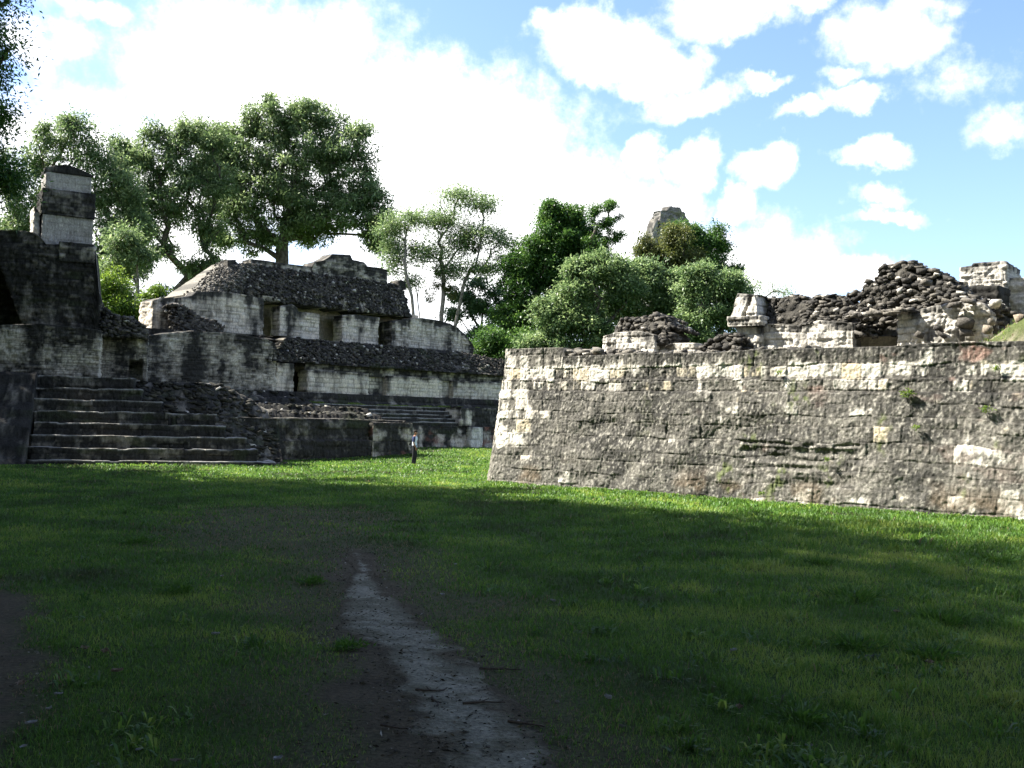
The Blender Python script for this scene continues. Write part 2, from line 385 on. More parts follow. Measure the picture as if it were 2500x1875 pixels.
# ---------------------------------------------------------------- rubble stones
def _ico(SUB):
    import bmesh
    bm = bmesh.new(); bmesh.ops.create_icosphere(bm, subdivisions=SUB, radius=1)
    v = np.array([x.co[:] for x in bm.verts]); f = np.array([[q.index for q in p.verts] for p in bm.faces]); bm.free()
    return v, f
ICO_V, ICO_F = _ico(2); ICL_V, ICL_F = _ico(1)
def stones(acc, P, size, rot=0.0, seed=0, flat=.55, tone=None, c0=(.05, .047, .043), c1=(.24, .22, .185), light=.08, hi=None):
    r = np.random.RandomState(seed); n = len(P)
    base = np.sign(ICL_V)*np.abs(ICL_V)**.42
    sc = np.stack([r.uniform(.7, 1.5, n), r.uniform(.7, 1.2, n), flat*r.uniform(.6, 1.4, n)], -1)*np.asarray(size).reshape(-1, 1)
    V = base[None]*(1 + .5*(r.rand(n, len(base), 1)-.5)) + r.normal(0, .07, (n, len(base), 3))
    V = V*sc[:, None, :]
    a = rot + r.uniform(-.5, .5, n); tx = r.normal(0, .22, n); ty = r.normal(0, .22, n)
    c, s_ = np.cos(tx)[:, None], np.sin(tx)[:, None]
    V = np.stack([V[..., 0], V[..., 1]*c - V[..., 2]*s_, V[..., 1]*s_ + V[..., 2]*c], -1)
    c, s_ = np.cos(ty)[:, None], np.sin(ty)[:, None]
    V = np.stack([V[..., 0]*c + V[..., 2]*s_, V[..., 1], -V[..., 0]*s_ + V[..., 2]*c], -1)
    c, s_ = np.cos(a)[:, None], np.sin(a)[:, None]
    V = np.stack([V[..., 0]*c - V[..., 1]*s_, V[..., 0]*s_ + V[..., 1]*c, V[..., 2]], -1)
    V = V + np.asarray(P)[:, None, :]
    q = r.rand(n)**1.6; lt = r.rand(n) < light
    cc = mix(c0, c1, q); cc[lt] = (.48, .45, .39)
    if tone is not None: cc = cc*tone[:, None]
    C = np.repeat(cc, len(base), 0)
    C = C*(.75 + .5*fbm(V[..., 0].ravel()*4, V[..., 1].ravel()*4, V[..., 2].ravel()*4, seed, 2))[:, None]
    F = (ICL_F[None] + (np.arange(n)*len(base))[:, None, None]).reshape(-1, 3)
    acc.add(V.reshape(-1, 3), T=F, C=C)
def st_rub(s, z, t, top, B, j, seed, z0):
    q = fbm(s*6, z*6, 0, seed+32, 3)
    c = mix((.04, .038, .034), (.13, .12, .10), np.clip(B['b1']*.8+(q-.5), 0, 1)); return c*(1-.5*j[..., None])
def heap(fr, t0, t1, w0, depth, z0, top, size, seed, n=None, slope=.35, light=.08, c0=(.04, .038, .035), c1=(.155, .142, .12), flat=.55, core=True):
    """rubble mass: a rough core with stones bedded all over it"""
    acc = Acc(); r = np.random.RandomState(seed)
    topf = top if callable(top) else (lambda t, q=top: np.full(np.shape(t), float(q)))
    L = t1-t0; tt = np.linspace(t0, t1, 60); H = float(np.mean(topf(tt)) - z0)
    area = L*H*1.15 + L*depth*.9
    n = n or int(area/(size*size*.95))
    if core:
        solid(fr, t0+size*.3, t1-size*.3, w0+size*.12, depth-size*.2, z0, lambda t: np.maximum(topf(t)-size*.2, z0+.05), max(.08, size*.6), st_rub, seed,
              prof=lambda z: slope*(z-z0), rc=min(.4, depth*.3), bw=size*2.2, bh=size*1.1, jd=.05, rough=.12, off=.06, big=.08, warp=.06, acc=acc)
    fr_a = L*H*1.15/area
    k = int(n*fr_a)
    t = r.uniform(t0, t1, k); u = r.uniform(0, 1, k)
    z = z0 + (topf(t)-z0)*u
    e = np.minimum(t-t0, t1-t)/min(.6, L*.25); rnd = np.clip(e, 0, 1)
    w = w0 - slope*(z-z0) - (1-np.sqrt(1-(1-rnd)**2))*min(.5, depth*.4) + r.normal(0, size*.12, k) + .25*(fbm(t*1.1, z*1.1, 0, seed+3, 3)-.5)
    P1 = np.stack([*fr.xy(t, w), z], -1)
    k2 = n-k
    t = r.uniform(t0, t1, k2); v = r.uniform(0, 1, k2)
    tz = topf(t); w = w0 - slope*(tz-z0) - v*np.maximum(depth - slope*(tz-z0), .2)
    P2 = np.stack([*fr.xy(t, w), tz + .12*(fbm(t*1.5, w*1.5, 0, seed, 3)-.5) - .1*v], -1)
    P = np.concatenate([P1, P2])
    stones(acc, P, size*r.uniform(.45, 1.05, len(P)), fr.a, seed, flat, None, c0, c1, light)
    return acc

# ================================================================ GROUND
path_px = [(870, 1345, 70), (880, 1400, 110), (905, 1460, 130), (930, 1530, 190), (985, 1600, 250), (1040, 1700, 330), (1090, 1800, 390), (1120, 1880, 420), (1180, 2100, 460)]
pale_px = [(868, 1352, 50), (888, 1385, 36), (890, 1425, 50), (905, 1465, 105), (935, 1530, 120), (1010, 1590, 120), (1075, 1660, 130), (1140, 1730, 175), (1195, 1800, 190), (1235, 1880, 200), (1300, 2100, 240)]
def poly(px):
    out = []
    for x, y, w in px:
        a = ground_hit(x, y); b = ground_hit(x+w/2, y); out.append((a[0], a[1], np.hypot(*(b-a))))
    return np.array(out)
PATH = poly(path_px); PALE = poly(pale_px)
LP = np.array([(-3.7, 6.0, .45), (-4.2, 7.5, .5), (-5.0, 9.6, .40), (-6.0, 11.6, .3), (-7.2, 13.5, .1)])     # bare strip in the lower left corner
def dist_poly(x, y, P):
    best = np.full(np.shape(x), 9.)
    for (x0, y0, w0), (x1, y1, w1) in zip(P[:-1], P[1:]):
        dx, dy = x1-x0, y1-y0; k = np.clip(((x-x0)*dx + (y-y0)*dy)/(dx*dx+dy*dy), 0, 1)
        d = np.hypot(x-x0-k*dx, y-y0-k*dy) - (w0+(w1-w0)*k)
        best = np.minimum(best, d)
    return best
def bare(x, y):
    nz = fbm(x*1.3, y*1.3, 0, 21, 4)-.5
    a = sstep(.55, -.12, dist_poly(x, y, PATH) + nz*.9)
    b = sstep(.5, -.1, dist_poly(x, y, LP) + nz*1.0)
    # dry worn turf around and beyond the track
    ext = np.concatenate([[(-4.9, 24, .9), (-4.2, 19, 1.0)], PATH])
    c = sstep(2.3, .1, dist_poly(x, y, ext) + (fbm(x*.5, y*.5, 0, 22, 3)-.5)*3)*.62
    return np.maximum(np.maximum(a, b), c)
def axis(lo, hi, a, b, st):
    mid = np.arange(a, b+.01, st)
    l = a - np.geomspace(st*2, a-lo, 16)[::-1]; h = b + np.geomspace(st*2, hi-b, 16)
    return np.concatenate([l, mid, h])
gx = axis(-900, 900, -34, 34, .22); gy = axis(-300, 1500, -4, 66, .22)
X, Y = np.meshgrid(gx, gy)
Z = gz(X, Y)
nx, ny = len(gx), len(gy)
idx = np.arange(nx*ny).reshape(ny, nx)
Q = np.stack([idx[:-1, :-1], idx[:-1, 1:], idx[1:, 1:], idx[1:, :-1]], -1).reshape(-1, 4)
b = bare(X, Y); n1 = fbm(X*.7, Y*.7, 0, 23, 4); n2 = fbm(X*4, Y*4, 0, 24, 3)
c = mix((.045, .085, .016), (.085, .12, .028), n1)
c = mix(c, mix((.062, .048, .028), (.115, .095, .058), n2), np.clip(b*1.15, 0, 1))
ground = mk('lawn', np.stack([X, Y, Z], -1).reshape(-1, 3), [Q], GROUND, None, c.reshape(-1, 3), True)
tag(ground, kind='structure')
# the pale trodden strip
def strip(P, name):
    n = 150; k = np.linspace(0, len(P)-1, n); 
    cx = np.interp(k, range(len(P)), P[:, 0]); cy = np.interp(k, range(len(P)), P[:, 1]); cw = np.interp(k, range(len(P)), P[:, 2])
    V = []; C = []; m = 25
    tx = np.gradient(cx); ty = np.gradient(cy); l = np.hypot(tx, ty); nx_, ny_ = -ty/l, tx/l
    for j in range(m):
        u = j/(m-1)*2-1
        e = 1 + .55*(fbm(k*2.2, np.full(n, 3.+np.sign(u)), 0, 25, 4)-.5)*2
        x = cx + nx_*cw*u*e*1.85; y = cy + ny_*cw*u*e*1.85
        V.append(np.stack([x, y, gz(x, y) + .014 - .026*sstep(.72, 1., np.full(n, abs(u)))], -1))
        q = fbm(x*2.4, y*2.4, 0, 26, 4); q2 = fbm(x*9, y*9, 0, 27, 3)
        cc = mix((.18, .17, .12), (.36, .34, .26), np.clip(q2*.9+.05+.5*(fbm(x*22, y*22, 0, 30, 2)-.5), 0, 1)); cc = mix(cc, (.095, .085, .045), sstep(.50, .64, q*.6 + .4*fbm(x*7, y*7, 0, 36, 3) + .12*abs(u))*.6)
        soil = mix((.062, .048, .028), (.115, .095, .058), fbm(x*4, y*4, 0, 24, 3))
        endf = sstep(2.8, .0, k)*.75
        cc = mix(cc, soil, sstep(.42, .86, np.full(n, abs(u)) + endf + (fbm(x*3.5, y*3.5, 0, 29, 4)-.5)*1.5 + (q2-.5)*.5))
        C.append(cc)
    V = np.stack(V, 1).reshape(-1, 3); C = np.stack(C, 1).reshape(-1, 3)
    i = np.arange(n*m).reshape(n, m)
    o = mk(name, V, [np.stack([i[:-1, :-1], i[:-1, 1:], i[1:, 1:], i[1:, :-1]], -1).reshape(-1, 4)], DIRT, None, C, True)
    return tag(o, kind='structure')
strip(PALE, 'path')
def debris():
    r = np.random.RandomState(17); acc = Acc(); n = 2600
    k = r.uniform(0, len(PATH)-1.01, n)**1.0; cx = np.interp(k, range(len(PATH)), PATH[:, 0]); cy = np.interp(k, range(len(PATH)), PATH[:, 1]); cw = np.interp(k, range(len(PATH)), PATH[:, 2])
    x = cx + r.normal(0, .75, n)*(cw+.15); y = cy + r.normal(0, .3, n)
    m = n//8; x[:m] = r.uniform(-4.6, -2.6, m); y[:m] = r.uniform(6.5, 10, m)
    z = gz(x, y) + .014; a = r.uniform(0, 6.28, n)
    D = np.stack([np.cos(a), np.sin(a), r.uniform(-.05, .35, n)], -1)
    V, Qd = leaf_quads(np.stack([x, y, z], -1), D, r.uniform(.01, .06, n)*np.where(r.rand(n) < .1, 1.8, 1), r.uniform(.006, .022, n), r)
    c = mix((.03, .024, .016), (.16, .13, .085), r.rand(n)**1.5); c[r.rand(n) < .08] = (.34, .32, .27)
    acc.add(V, Q=Qd, C=np.repeat(c, 4, 0))
    acc2 = Acc(); k2 = r.choice(n, 420); stones(acc, np.stack([x[k2]+.05, y[k2]-.03, z[k2]-.012], -1), r.uniform(.006, .02, 420), 0, 18, .7, None, (.08, .07, .05), (.26, .24, .19), .05)
    tag(acc.build('litter', DIRT), 'dry leaf scraps, bark bits and pebbles strewn over the path', 'litter', kind='stuff')

# ================================================================ GRASS
def blocked(x, y):
    t, w = RW.loc(x, y); m = (w < .06) & (t > -.1)
    t, w = PAL.loc(x, y); m |= ((t < 8.85) & (w < 5.95)) | (w < 2.15)
    t, w = LEF.loc(x, y); m |= (t < .35) & (w < .1)
    m |= (t < -9.3) & (w < .8)
    return m
def grass():
    r = np.random.RandomState(5); acc_V = []; acc_C = []
    bands = [(5.8, 9, 2300, .045, .0055), (9, 13, 1300, .05, .0075), (13, 19, 620, .055, .012), (19, 28, 300, .065, .019), (28, 40, 150, .07, .03), (40, 62, 75, .085, .045)]
    V5 = []; 
    for y0, y1, den, h, wd in bands:
        x0, x1 = -.56*y1-3.2, .56*y1+3.2
        n = int((y1-y0)*(x1-x0)*den)
        x = r.uniform(x0, x1, n); y = r.uniform(y0, y1, n)
        bb = bare(x, y); m = (np.abs(x) < .55*y+3.1) & ~blocked(x, y)
        m &= r.rand(n) > np.clip((bb-.35)*1.75, 0, .985)
        m &= (dist_poly(x, y, PALE) + .35*(fbm(x*3, y*3, 0, 28, 3)-.3) > 0) | (r.rand(n) < .06)
        x, y, bb = x[m], y[m], bb[m]; n = len(x)
        cl = fbm(x*2.2, y*2.2, 0, 31, 3); cl2 = fbm(x*.45, y*.45, 0, 32, 3)
        rgt = sstep(-.04, .25, x/y)
        tall = (1 + .9*sstep(.55, .75, cl)*(.3+.7*rgt))*(1-.6*bb)*(.55 + .9*r.rand(n))*(1+.25*rgt)
        hh = h*tall; ww = wd*(.6+.8*r.rand(n))*(1+.7*sstep(.6, .72, cl)*(r.rand(n) < .4))
        a = r.uniform(0, 2*math.pi, n); la = r.uniform(0, 2*math.pi, n); lean = r.uniform(.15, 1.1, n)*hh
        z = gz(x, y)-.004
        bx, by = np.cos(a)*ww/2, np.sin(a)*ww/2; lx, ly = np.cos(la)*lean, np.sin(la)*lean
        v = np.stack([np.stack([x-bx, y-by, z], -1), np.stack([x+bx, y+by, z], -1),
                      np.stack([x+bx*.8+lx*.4, y+by*.8+ly*.4, z+hh*.65], -1), np.stack([x-bx*.8+lx*.4, y-by*.8+ly*.4, z+hh*.65], -1),
                      np.stack([x+lx, y+ly, z+hh*(1-.25*(lean/hh))], -1)], 1)
        tone = .33 + .9*(cl2-.5) + .8*(fbm(x*1.1, y*1.1, 0, 33, 3)-.5) + r.normal(0, .10, n) + .12*rgt
        tone = np.clip(tone, .02, .8)
        dry = (r.rand(n) < .02 + .55*bb); tone = np.where(dry, np.where(r.rand(n) < .45, 1., .06), tone)
        V5.append(v.reshape(-1, 3)); acc_C.append(np.repeat(tone, 5))
    V = np.concatenate(V5); c = np.concatenate(acc_C); n = len(V)//5; b0 = np.arange(n)*5
    q = np.stack([b0, b0+1, b0+2, b0+3], -1); t = np.stack([b0+3, b0+2, b0+4], -1)
    r2 = np.random.RandomState(15); k = 420; wy = 6.5 + 30*r2.rand(k)**1.4; wx = r2.uniform(-.5, .55, k)*wy
    ok = ~blocked(wx, wy) & (bare(wx, wy) < .3) & ((wx/wy > .02) | (r2.rand(k) < .45)); wx, wy = wx[ok], wy[ok]; Vt = []; Ct = []
    bt = r2.uniform(-.1, 19, 420); bx_, by_ = RW.xy(bt, r2.uniform(.06, .3, 420)); wx = np.concatenate([wx, bx_]); wy = np.concatenate([wy, by_])
    bt = r2.uniform(-4, 8.8, 160); bx_, by_ = PAL.xy(bt, r2.uniform(5.98, 6.15, 160)); wx = np.concatenate([wx, bx_]); wy = np.concatenate([wy, by_])
    for x0, y0 in zip(wx, wy):
        m_ = r2.randint(14, 46); R_ = r2.uniform(.05, .22); a = r2.uniform(0, 6.28, m_); ln = r2.uniform(.05, .17, m_); el = r2.uniform(.2, 1.35, m_)
        px_ = x0 + r2.normal(0, R_*.6, m_); py_ = y0 + r2.normal(0, R_*.6, m_); pz = gz(px_, py_)
        dx, dy, dz = np.cos(a)*np.cos(el)*ln, np.sin(a)*np.cos(el)*ln, np.sin(el)*ln; wd_ = r2.uniform(.006, .016, m_); sx, sy = -np.sin(a)*wd_, np.cos(a)*wd_
        Vt.append(np.stack([np.stack([px_-sx*.5, py_-sy*.5, pz], -1), np.stack([px_+sx*.5, py_+sy*.5, pz], -1), np.stack([px_+dx*.5+sx, py_+dy*.5+sy, pz+dz*.7], -1), np.stack([px_+dx*.5-sx, py_+dy*.5-sy, pz+dz*.7], -1), np.stack([px_+dx, py_+dy, pz+dz*.8], -1)], 1).reshape(-1, 3))
        Ct.append(np.repeat(np.clip(r2.uniform(.15, .6) + r2.normal(0, .08, m_), 0, .8), 5))
    V = np.concatenate([V]+Vt); c = np.concatenate([c]+Ct); n = len(V)//5; b0 = np.arange(n)*5
    q = np.stack([b0, b0+1, b0+2, b0+3], -1); t = np.stack([b0+3, b0+2, b0+4], -1)
    print('grass blades', n)
    o = mk('grass', V, [q, t], GRASS, None, np.stack([c, c, c], -1))
    return tag(o, 'short green grass covering the lawn of the court', 'grass', kind='stuff')
grass()

# broad-leaved weeds: low rosettes
def leaf_quads(P, D, Ln, Wd, r, fold=.15):
    """one folded rhombic leaf per point; D = unit direction"""
    n = len(P); up = np.array([0, 0, 1.])
    side = np.cross(D, up + r.normal(0, .6, (n, 3))); side /= np.linalg.norm(side, axis=1)[:, None]+1e-9
    nrm = np.cross(side, D)
    L = Ln[:, None]; W = Wd[:, None]
    v = np.stack([P, P + D*L*.45 + side*W*.5 + nrm*W*fold, P + D*L - nrm*W*.2, P + D*L*.45 - side*W*.5 + nrm*W*fold], 1)
    return v.reshape(-1, 3), np.arange(n*4).reshape(n, 4)
def weed(x, y, R, n, label, seed, group=None):
    r = np.random.RandomState(seed); z = float(gz(x, y))
    a = r.uniform(0, 2*math.pi, n); el = r.uniform(.05, 1.3, n)
    D = np.stack([np.cos(a)*np.cos(el), np.sin(a)*np.cos(el), np.sin(el)], -1)
    P = np.stack([x + np.cos(a)*r.uniform(0, R, n)*(1+.5*np.sin(3*a+seed)), y + np.sin(a)*r.uniform(0, R, n), z + r.uniform(0, .07, n)], -1)
    V, Qd = leaf_quads(P, D, r.uniform(.25, .75, n)*R*.6, r.uniform(.012, .028, n), r)
    t = np.repeat(np.clip(r.normal(.30, .09, n), 0, 1), 4)
    o = mk('weed_clump', V, [Qd], GRASS, None, np.stack([t]*3, -1), loc=(x, y, z))
    return tag(o, label, 'weed', group)
weeds = [(1340, 1232, .38, 'dark weed clump near the foot of the sunlit wall'), (2085, 1465, .42, 'largest dark weed clump in the open lawn at right'),
         (2300, 1520, .36, 'spreading weed clump right of the largest clump'), (2085, 1585, .28, 'small broad leaved weed in front of the largest clump'),
         (2270, 1610, .30, 'weed with upright leaves beside a pale dead leaf'), (1950, 1760, .24, 'low weed in the dark grass near the bottom right'),
         (1840, 1250, .34, 'bushy weed below the middle of the great wall'), (2440, 1370, .34, 'weed tuft at the right edge of the lawn'),
         (850, 1590, .16, 'small grass tuft on the left edge of the bare path'), (330, 1330, .30, 'weed patch in the left half of the lawn'),
         (430, 1450, .22, 'weed tuft left of the path in the shaded grass'), (760, 1425, .18, 'small weed just left of the worn turf'),
         (1600, 1250, .3, 'weed tuft in bright grass before the wall'), (2000, 1380, .3, 'leafy weed in half shade right of centre')]
for k, (px, py, R, lab) in enumerate(weeds):
    p = ground_hit(px, py); weed(p[0], p[1], R, int(160 + 700*R), lab, 50+k, 'weeds growing in the lawn')

# fallen leaves and twigs
LEAF_W = plain_mat('bleached_leaf', (.22, .22, .22), (.38, .38, .38), 30, .1); LEAF_B = plain_mat('dry_leaf', (.12, .085, .055), (.28, .22, .16), 30, .2)
def fallen_leaf(x, y, L, mat, label, seed):
    r = np.random.RandomState(seed); a = r.uniform(0, 6.28); n, m = 9, 5; z = float(gz(x, y)) + .03
    V = []
    curl = r.uniform(.2, .9)
    for i in range(n):
        u = i/(n-1); hw = .34*math.sin(math.pi*min(1, u*1.02+.02))**.8*L*(1+.25*math.sin(u*17+seed))
        for j in range(m):
            v = j/(m-1)*2-1; lx = (u-.5)*L; ly = v*hw
            V.append((lx*math.cos(a)-ly*math.sin(a), lx*math.sin(a)+ly*math.cos(a), curl*L*(.6*v*v*.5 + .5*(u-.5)**2)+.008*r.rand()))
    V = np.array(V) + (x, y, z)
    i = np.arange(n*m).reshape(n, m)
    o = mk('fallen_leaf', V, [np.stack([i[:-1, :-1], i[:-1, 1:], i[1:, 1:], i[1:, :-1]], -1).reshape(-1, 4)], mat, None, None, True, loc=(x, y, z))
    return tag(o, label, 'leaf', 'dead leaves fallen on the grass')
debris()
fl = [(526, 1562, .10, 0, 'small white leaf standing up in the grass left of the path'), (206, 1600, .14, 1, 'brown upright dead leaf in the lower left grass'),
      (255, 1608, .13, 1, 'long brown leaf lying right of an upright dead leaf'), (50, 1685, .13, 1, 'dark curled leaf on the bare ground at the left edge'),
      (142, 1708, .08, 0, 'pale leaf at the edge of the bare corner ground'), (75, 1785, .10, 0, 'pale leaf lying on the bare ground in the lower left corner'),
      (57, 1838, .075, 0, 'white leaf at the very bottom left of the lawn'), (118, 1748, .06, 0, 'tiny pale leaf between two larger ones in the left corner'),
      (678, 1862, .09, 0, 'pale leaf at the bottom edge left of the path'), (428, 1868, .09, 1, 'beige leaf cut by the bottom edge of the lawn'),
      (340, 1842, .07, 0, 'small pale leaf in dark grass near the bottom left'), (1112, 1382, .09, 0, 'pale leaf on the turf right of the far end of the path'),
      (1350, 1474, .10, 0, 'thin white leaf lying in the grass right of centre'), (1790, 1600, .11, 0, 'cream leaf in the middle of the right hand lawn'),
      (2270, 1630, .13, 1, 'pinkish dead leaf beside an upright weed'), (2190, 1502, .16, 1, 'brown crumpled leaf behind the spreading weed'),
      (1805, 1738, .10, 1, 'beige leaf low in the right hand lawn'), (1485, 1718, .10, 0, 'pale crumpled leaf right of the bare path'),
      (1080, 1455, .10, 0, 'pale leaf lying right of the path bend'), (541, 1412, .09, 0, 'whitish leaf in the grass before the stairs, far left of the path'),
      (2478, 1705, .08, 0, 'pale leaf near the right edge in the dark grass'), (1975, 1832, .07, 0, 'small pale leaf near the bottom right'),
      (285, 1655, .12, 1, 'beige leaf half hidden in the lower left grass'), (228, 1273, .10, 0, 'tiny white leaf far up the left lawn')]
for k, (px, py, L, b_, lab) in enumerate(fl):
    p = ground_hit(px, py); fallen_leaf(p[0], p[1], L*.85, LEAF_B if b_ else LEAF_W, lab, 80+k)
TW = plain_mat('twig_wood', (.04, .03, .022), (.10, .08, .06), 20, .3)
def tubes(acc, A, B, ra, rb, sides=6, C=(1, 1, 1)):
    A = np.asarray(A, float); B = np.asarray(B, float); n = len(A); ra = np.broadcast_to(ra, n); rb = np.broadcast_to(rb, n)
    d = B-A; d /= np.linalg.norm(d, axis=1)[:, None]+1e-9
    ref = np.where(np.abs(d[:, 2:3]) > .9, np.array([[1., 0, 0]]), np.array([[0, 0, 1.]]))
    u = np.cross(d, ref); u /= np.linalg.norm(u, axis=1)[:, None]; v = np.cross(d, u)
    an = np.arange(sides)/sides*2*math.pi
    ring = u[:, None]*np.cos(an)[None, :, None] + v[:, None]*np.sin(an)[None, :, None]
    V = np.concatenate([A[:, None]+ring*ra[:, None, None], B[:, None]+ring*rb[:, None, None]], 1)
    k = np.arange(sides); k2 = (k+1) % sides
    Qd = np.stack([k, k2, sides+k2, sides+k], -1)
    Qd = (Qd[None] + (np.arange(n)*2*sides)[:, None, None]).reshape(-1, 4)
    acc.add(V.reshape(-1, 3), Q=Qd, C=C)
tws = [(1015, 1690, .32, 'short dark twig lying across the middle of the path'), (1170, 1640, .4, 'long thin twig at the right border of the pale path'), (1055, 1708, .3, 'crooked stick on the bare path below the short twig'),
       (1130, 1725, .34, 'forked twig on the pale part of the path'), (1240, 1765, .3, 'grey stick at the right border of the lower path'), (930, 1775, .22, 'small stick on the brown side of the path')]
for k, (px, py, L, lab) in enumerate(tws):
    p = ground_hit(px, py); r = np.random.RandomState(k+7); a = r.uniform(-.5, .5); acc = Acc(); pts = [np.array([p[0], p[1], float(gz(*p))+.022])]
    for i in range(5):
        a += r.normal(0, .25); pts.append(pts[-1] + np.array([math.cos(a), math.sin(a), r.uniform(-.04, .06)])*L/5)
    tubes(acc, pts[:-1], pts[1:], np.linspace(.011, .006, 5), np.linspace(.010, .005, 5))
    q0 = pts[2]; tubes(acc, [q0], [q0+np.array([math.cos(a+.8), math.sin(a+.8), .1])*L*.3], .006, .003)
    tag(acc.build('twig', TW, None, True, loc=tuple(pts[0])), lab, 'twig', 'twigs lying on the path')

# ================================================================ RIGHT: battered wall
def rw_prof(z):
    return np.where(z < 3.28, .42*(1 - (3.28-z)/3.28), np.where(z < 3.68, .465, .53)) + .0*z
rwtop = lambda t: np.where(t < 3.05, 4.80, 4.52 + .02*np.sin(t*1.3) + .05*(vn(np.asarray(t)*1.2, 0.*np.asarray(t), 0, 5)-.5)) + np.clip((np.asarray(t)-8)/10, 0, 1)*.12
TB = RW.xy(0, 0)
wall = thing('stone_wall', 'long battered limestone wall of large blackened blocks, sunlit, along the right of the lawn', 'wall', (float(TB[0]), float(TB[1]), 0))
def erosion(t, z):     # eaten-away hollows in the lower courses
    e = sstep(.52, .72, fbm(t*.45, z*.7, 0, 77, 3))*sstep(2.9, 2.0, z)*.11
    e = e + .055*sstep(.09, 0, np.abs(z-1.66-.16*fbm(t*1.1, 0*t, 0, 79, 3)))*sstep(9.4, 9.8, t)*sstep(13.9, 13.4, t)*sstep(.35, .5, vn(t*3, 0*t, 0, 81))
    e = e + .07*sstep(9.6, 10, t)*sstep(13.6, 13.2, t)*sstep(1.7, 1.6, z)*sstep(.4, .7, z)*(.3+vn(t*1.2, z*9, 0, 78))
    return e
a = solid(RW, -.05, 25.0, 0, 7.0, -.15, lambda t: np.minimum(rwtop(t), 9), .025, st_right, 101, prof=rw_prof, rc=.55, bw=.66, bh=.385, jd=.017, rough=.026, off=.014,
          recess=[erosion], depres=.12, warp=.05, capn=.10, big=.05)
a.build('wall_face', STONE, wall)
# rubble showing along the wall crest
acc = Acc(); r = np.random.RandomState(4)
n = 460; t = 3.1 + r.rand(n)**1.6*9; w = -.75 - r.rand(n)*1.5; z = rwtop(t) - .06 + r.rand(n)*.07 + .24*sstep(6.2, 4.4, t)*r.rand(n)
stones(acc, np.stack([*RW.xy(t, w), z], -1), r.uniform(.06, .17, n), RW.a, 9, .5, None, light=.03)
acc.build('crest_rubble', RUB, wall)

def piece(name, acc, mat, parent): return acc.build(name, mat, parent)

# small ruin standing on the wall platform
W1 = -2.6
pr = RW.prof([(1470, 800), (1480, 790), (1500, 776), (1560, 774), (1575, 762), (1600, 768), (1612, 790), (1640, 800), (1642, 832), (1690, 835)], W1)
ta, za = RW.hit(1470, 850, W1); tb, zb = RW.hit(1690, 850, W1)
o_ = RW.xy((ta+tb)/2, W1)
sr = thing('ruined_chamber', 'low broken white block of masonry with black rubble top, left end of the wall platform', 'ruin', (float(o_[0]), float(o_[1]), 4.5))
tm, _ = RW.hit(1600, 820, W1)
solid(RW, ta, tm, W1, 2.2, 4.3, RW.prof([(1470, 822), (1500, 812), (1560, 808), (1600, 818), (1640, 822)], W1), .035, st_white, 111, bw=.5, bh=.32, rough=.03, rc=.08).build('wall_block', STONE, sr)
solid(RW, tm+.01, tb, W1-.25, 1.8, 4.3, RW.prof([(1590, 838), (1640, 836), (1690, 836)], W1), .035, st_white, 112, bw=.6, bh=.3, rough=.03, rc=.08).build('low_wall', STONE, sr)
heap(RW, ta+.1, RW.hit(1635, 800, W1)[0], W1-.15, 1.9, 4.95, pr, .12, 113, slope=.5, light=.02).build('rubble_core', RUB, sr)
# low rubble mound between the two ruins
W1 = -2.3
ta, _ = RW.hit(1702, 850, W1); tb, _ = RW.hit(1818, 850, W1); o_ = RW.xy((ta+tb)/2, W1)
heap(RW, ta, tb, W1, 1.7, 4.3, RW.prof([(1702, 846), (1720, 830), (1745, 815), (1790, 816), (1805, 826), (1820, 842)], W1), .13, 121, slope=.4, light=.02).build('rubble_mound', RUB, None, loc=(float(o_[0]), float(o_[1]), 4.4))
tag(bpy.context.scene.objects['rubble_mound'], 'small black rubble mound on the wall crest between the two white ruins', 'rubble')
# ruined vaulted building on the platform
W2 = -3.0
def T_(px, w=W2, py=800): return RW.hit(px, py, w)[0]
o_ = RW.xy(T_(2000), W2)
rb = thing('ruined_building', 'roofless white walled building with tall black rubble vault, on top of the right wall', 'ruin', (float(o_[0]), float(o_[1]), 4.5))
solid(RW, T_(1862), T_(2084), W2, .9, 4.3, RW.prof([(1862, 790), (1900, 792), (1950, 794), (2000, 782), (2050, 786), (2084, 790)], W2), .035, st_white, 131, bw=.35, bh=.2, rough=.035, rc=.05).build('front_wall', STONE, rb)
solid(RW, T_(2060), T_(2215), W2-.75, .6, 4.3, RW.prof([(2084, 775), (2150, 772), (2210, 768)], W2-.75), .035, st_plast, 132, bw=.3, bh=.12, rough=.03).build('recessed_wall', STONE, rb)
solid(RW, T_(2188), T_(2420), W2, 1.0, 4.3, RW.prof([(2188, 770), (2230, 758), (2300, 742), (2350, 735), (2400, 740), (2420, 760)], W2), .035, st_white, 133, bw=.4, bh=.2, rough=.06, rc=.08, big=.06).build('front_wall', STONE, rb)
# left jamb with its slanting vault end and projecting cornice
solid(RW, T_(1800), T_(1866), W2+.12, 1.0, 4.3, RW.prof([(1800, 800), (1866, 798)], W2), .035, st_white, 134, bw=.3, bh=.25, rough=.05, rc=.1).build('door_jamb', STONE, rb)
solid(RW, T_(1783), T_(1868), W2+.28, 1.3, RW.hit(1800, 798, W2)[1], RW.prof([(1783, 775), (1868, 772)], W2), .035, st_white, 135, bw=.5, bh=.2, rough=.03).build('cornice', STONE, rb)
zc = RW.hit(1800, 775, W2)[1]
a = solid(RW, T_(1790), T_(1855), W2+.2, 1.5, zc, RW.prof([(1790, 772), (1800, 716), (1855, 720)], W2), .035, st_white, 136, bw=.5, bh=.35, rough=.03, prof=lambda z: .25*(z-zc),
          recess=[lambda t, z: np.where(np.abs((t-T_(1822)) - .22*(z-zc)) < .05, .5, 0)])
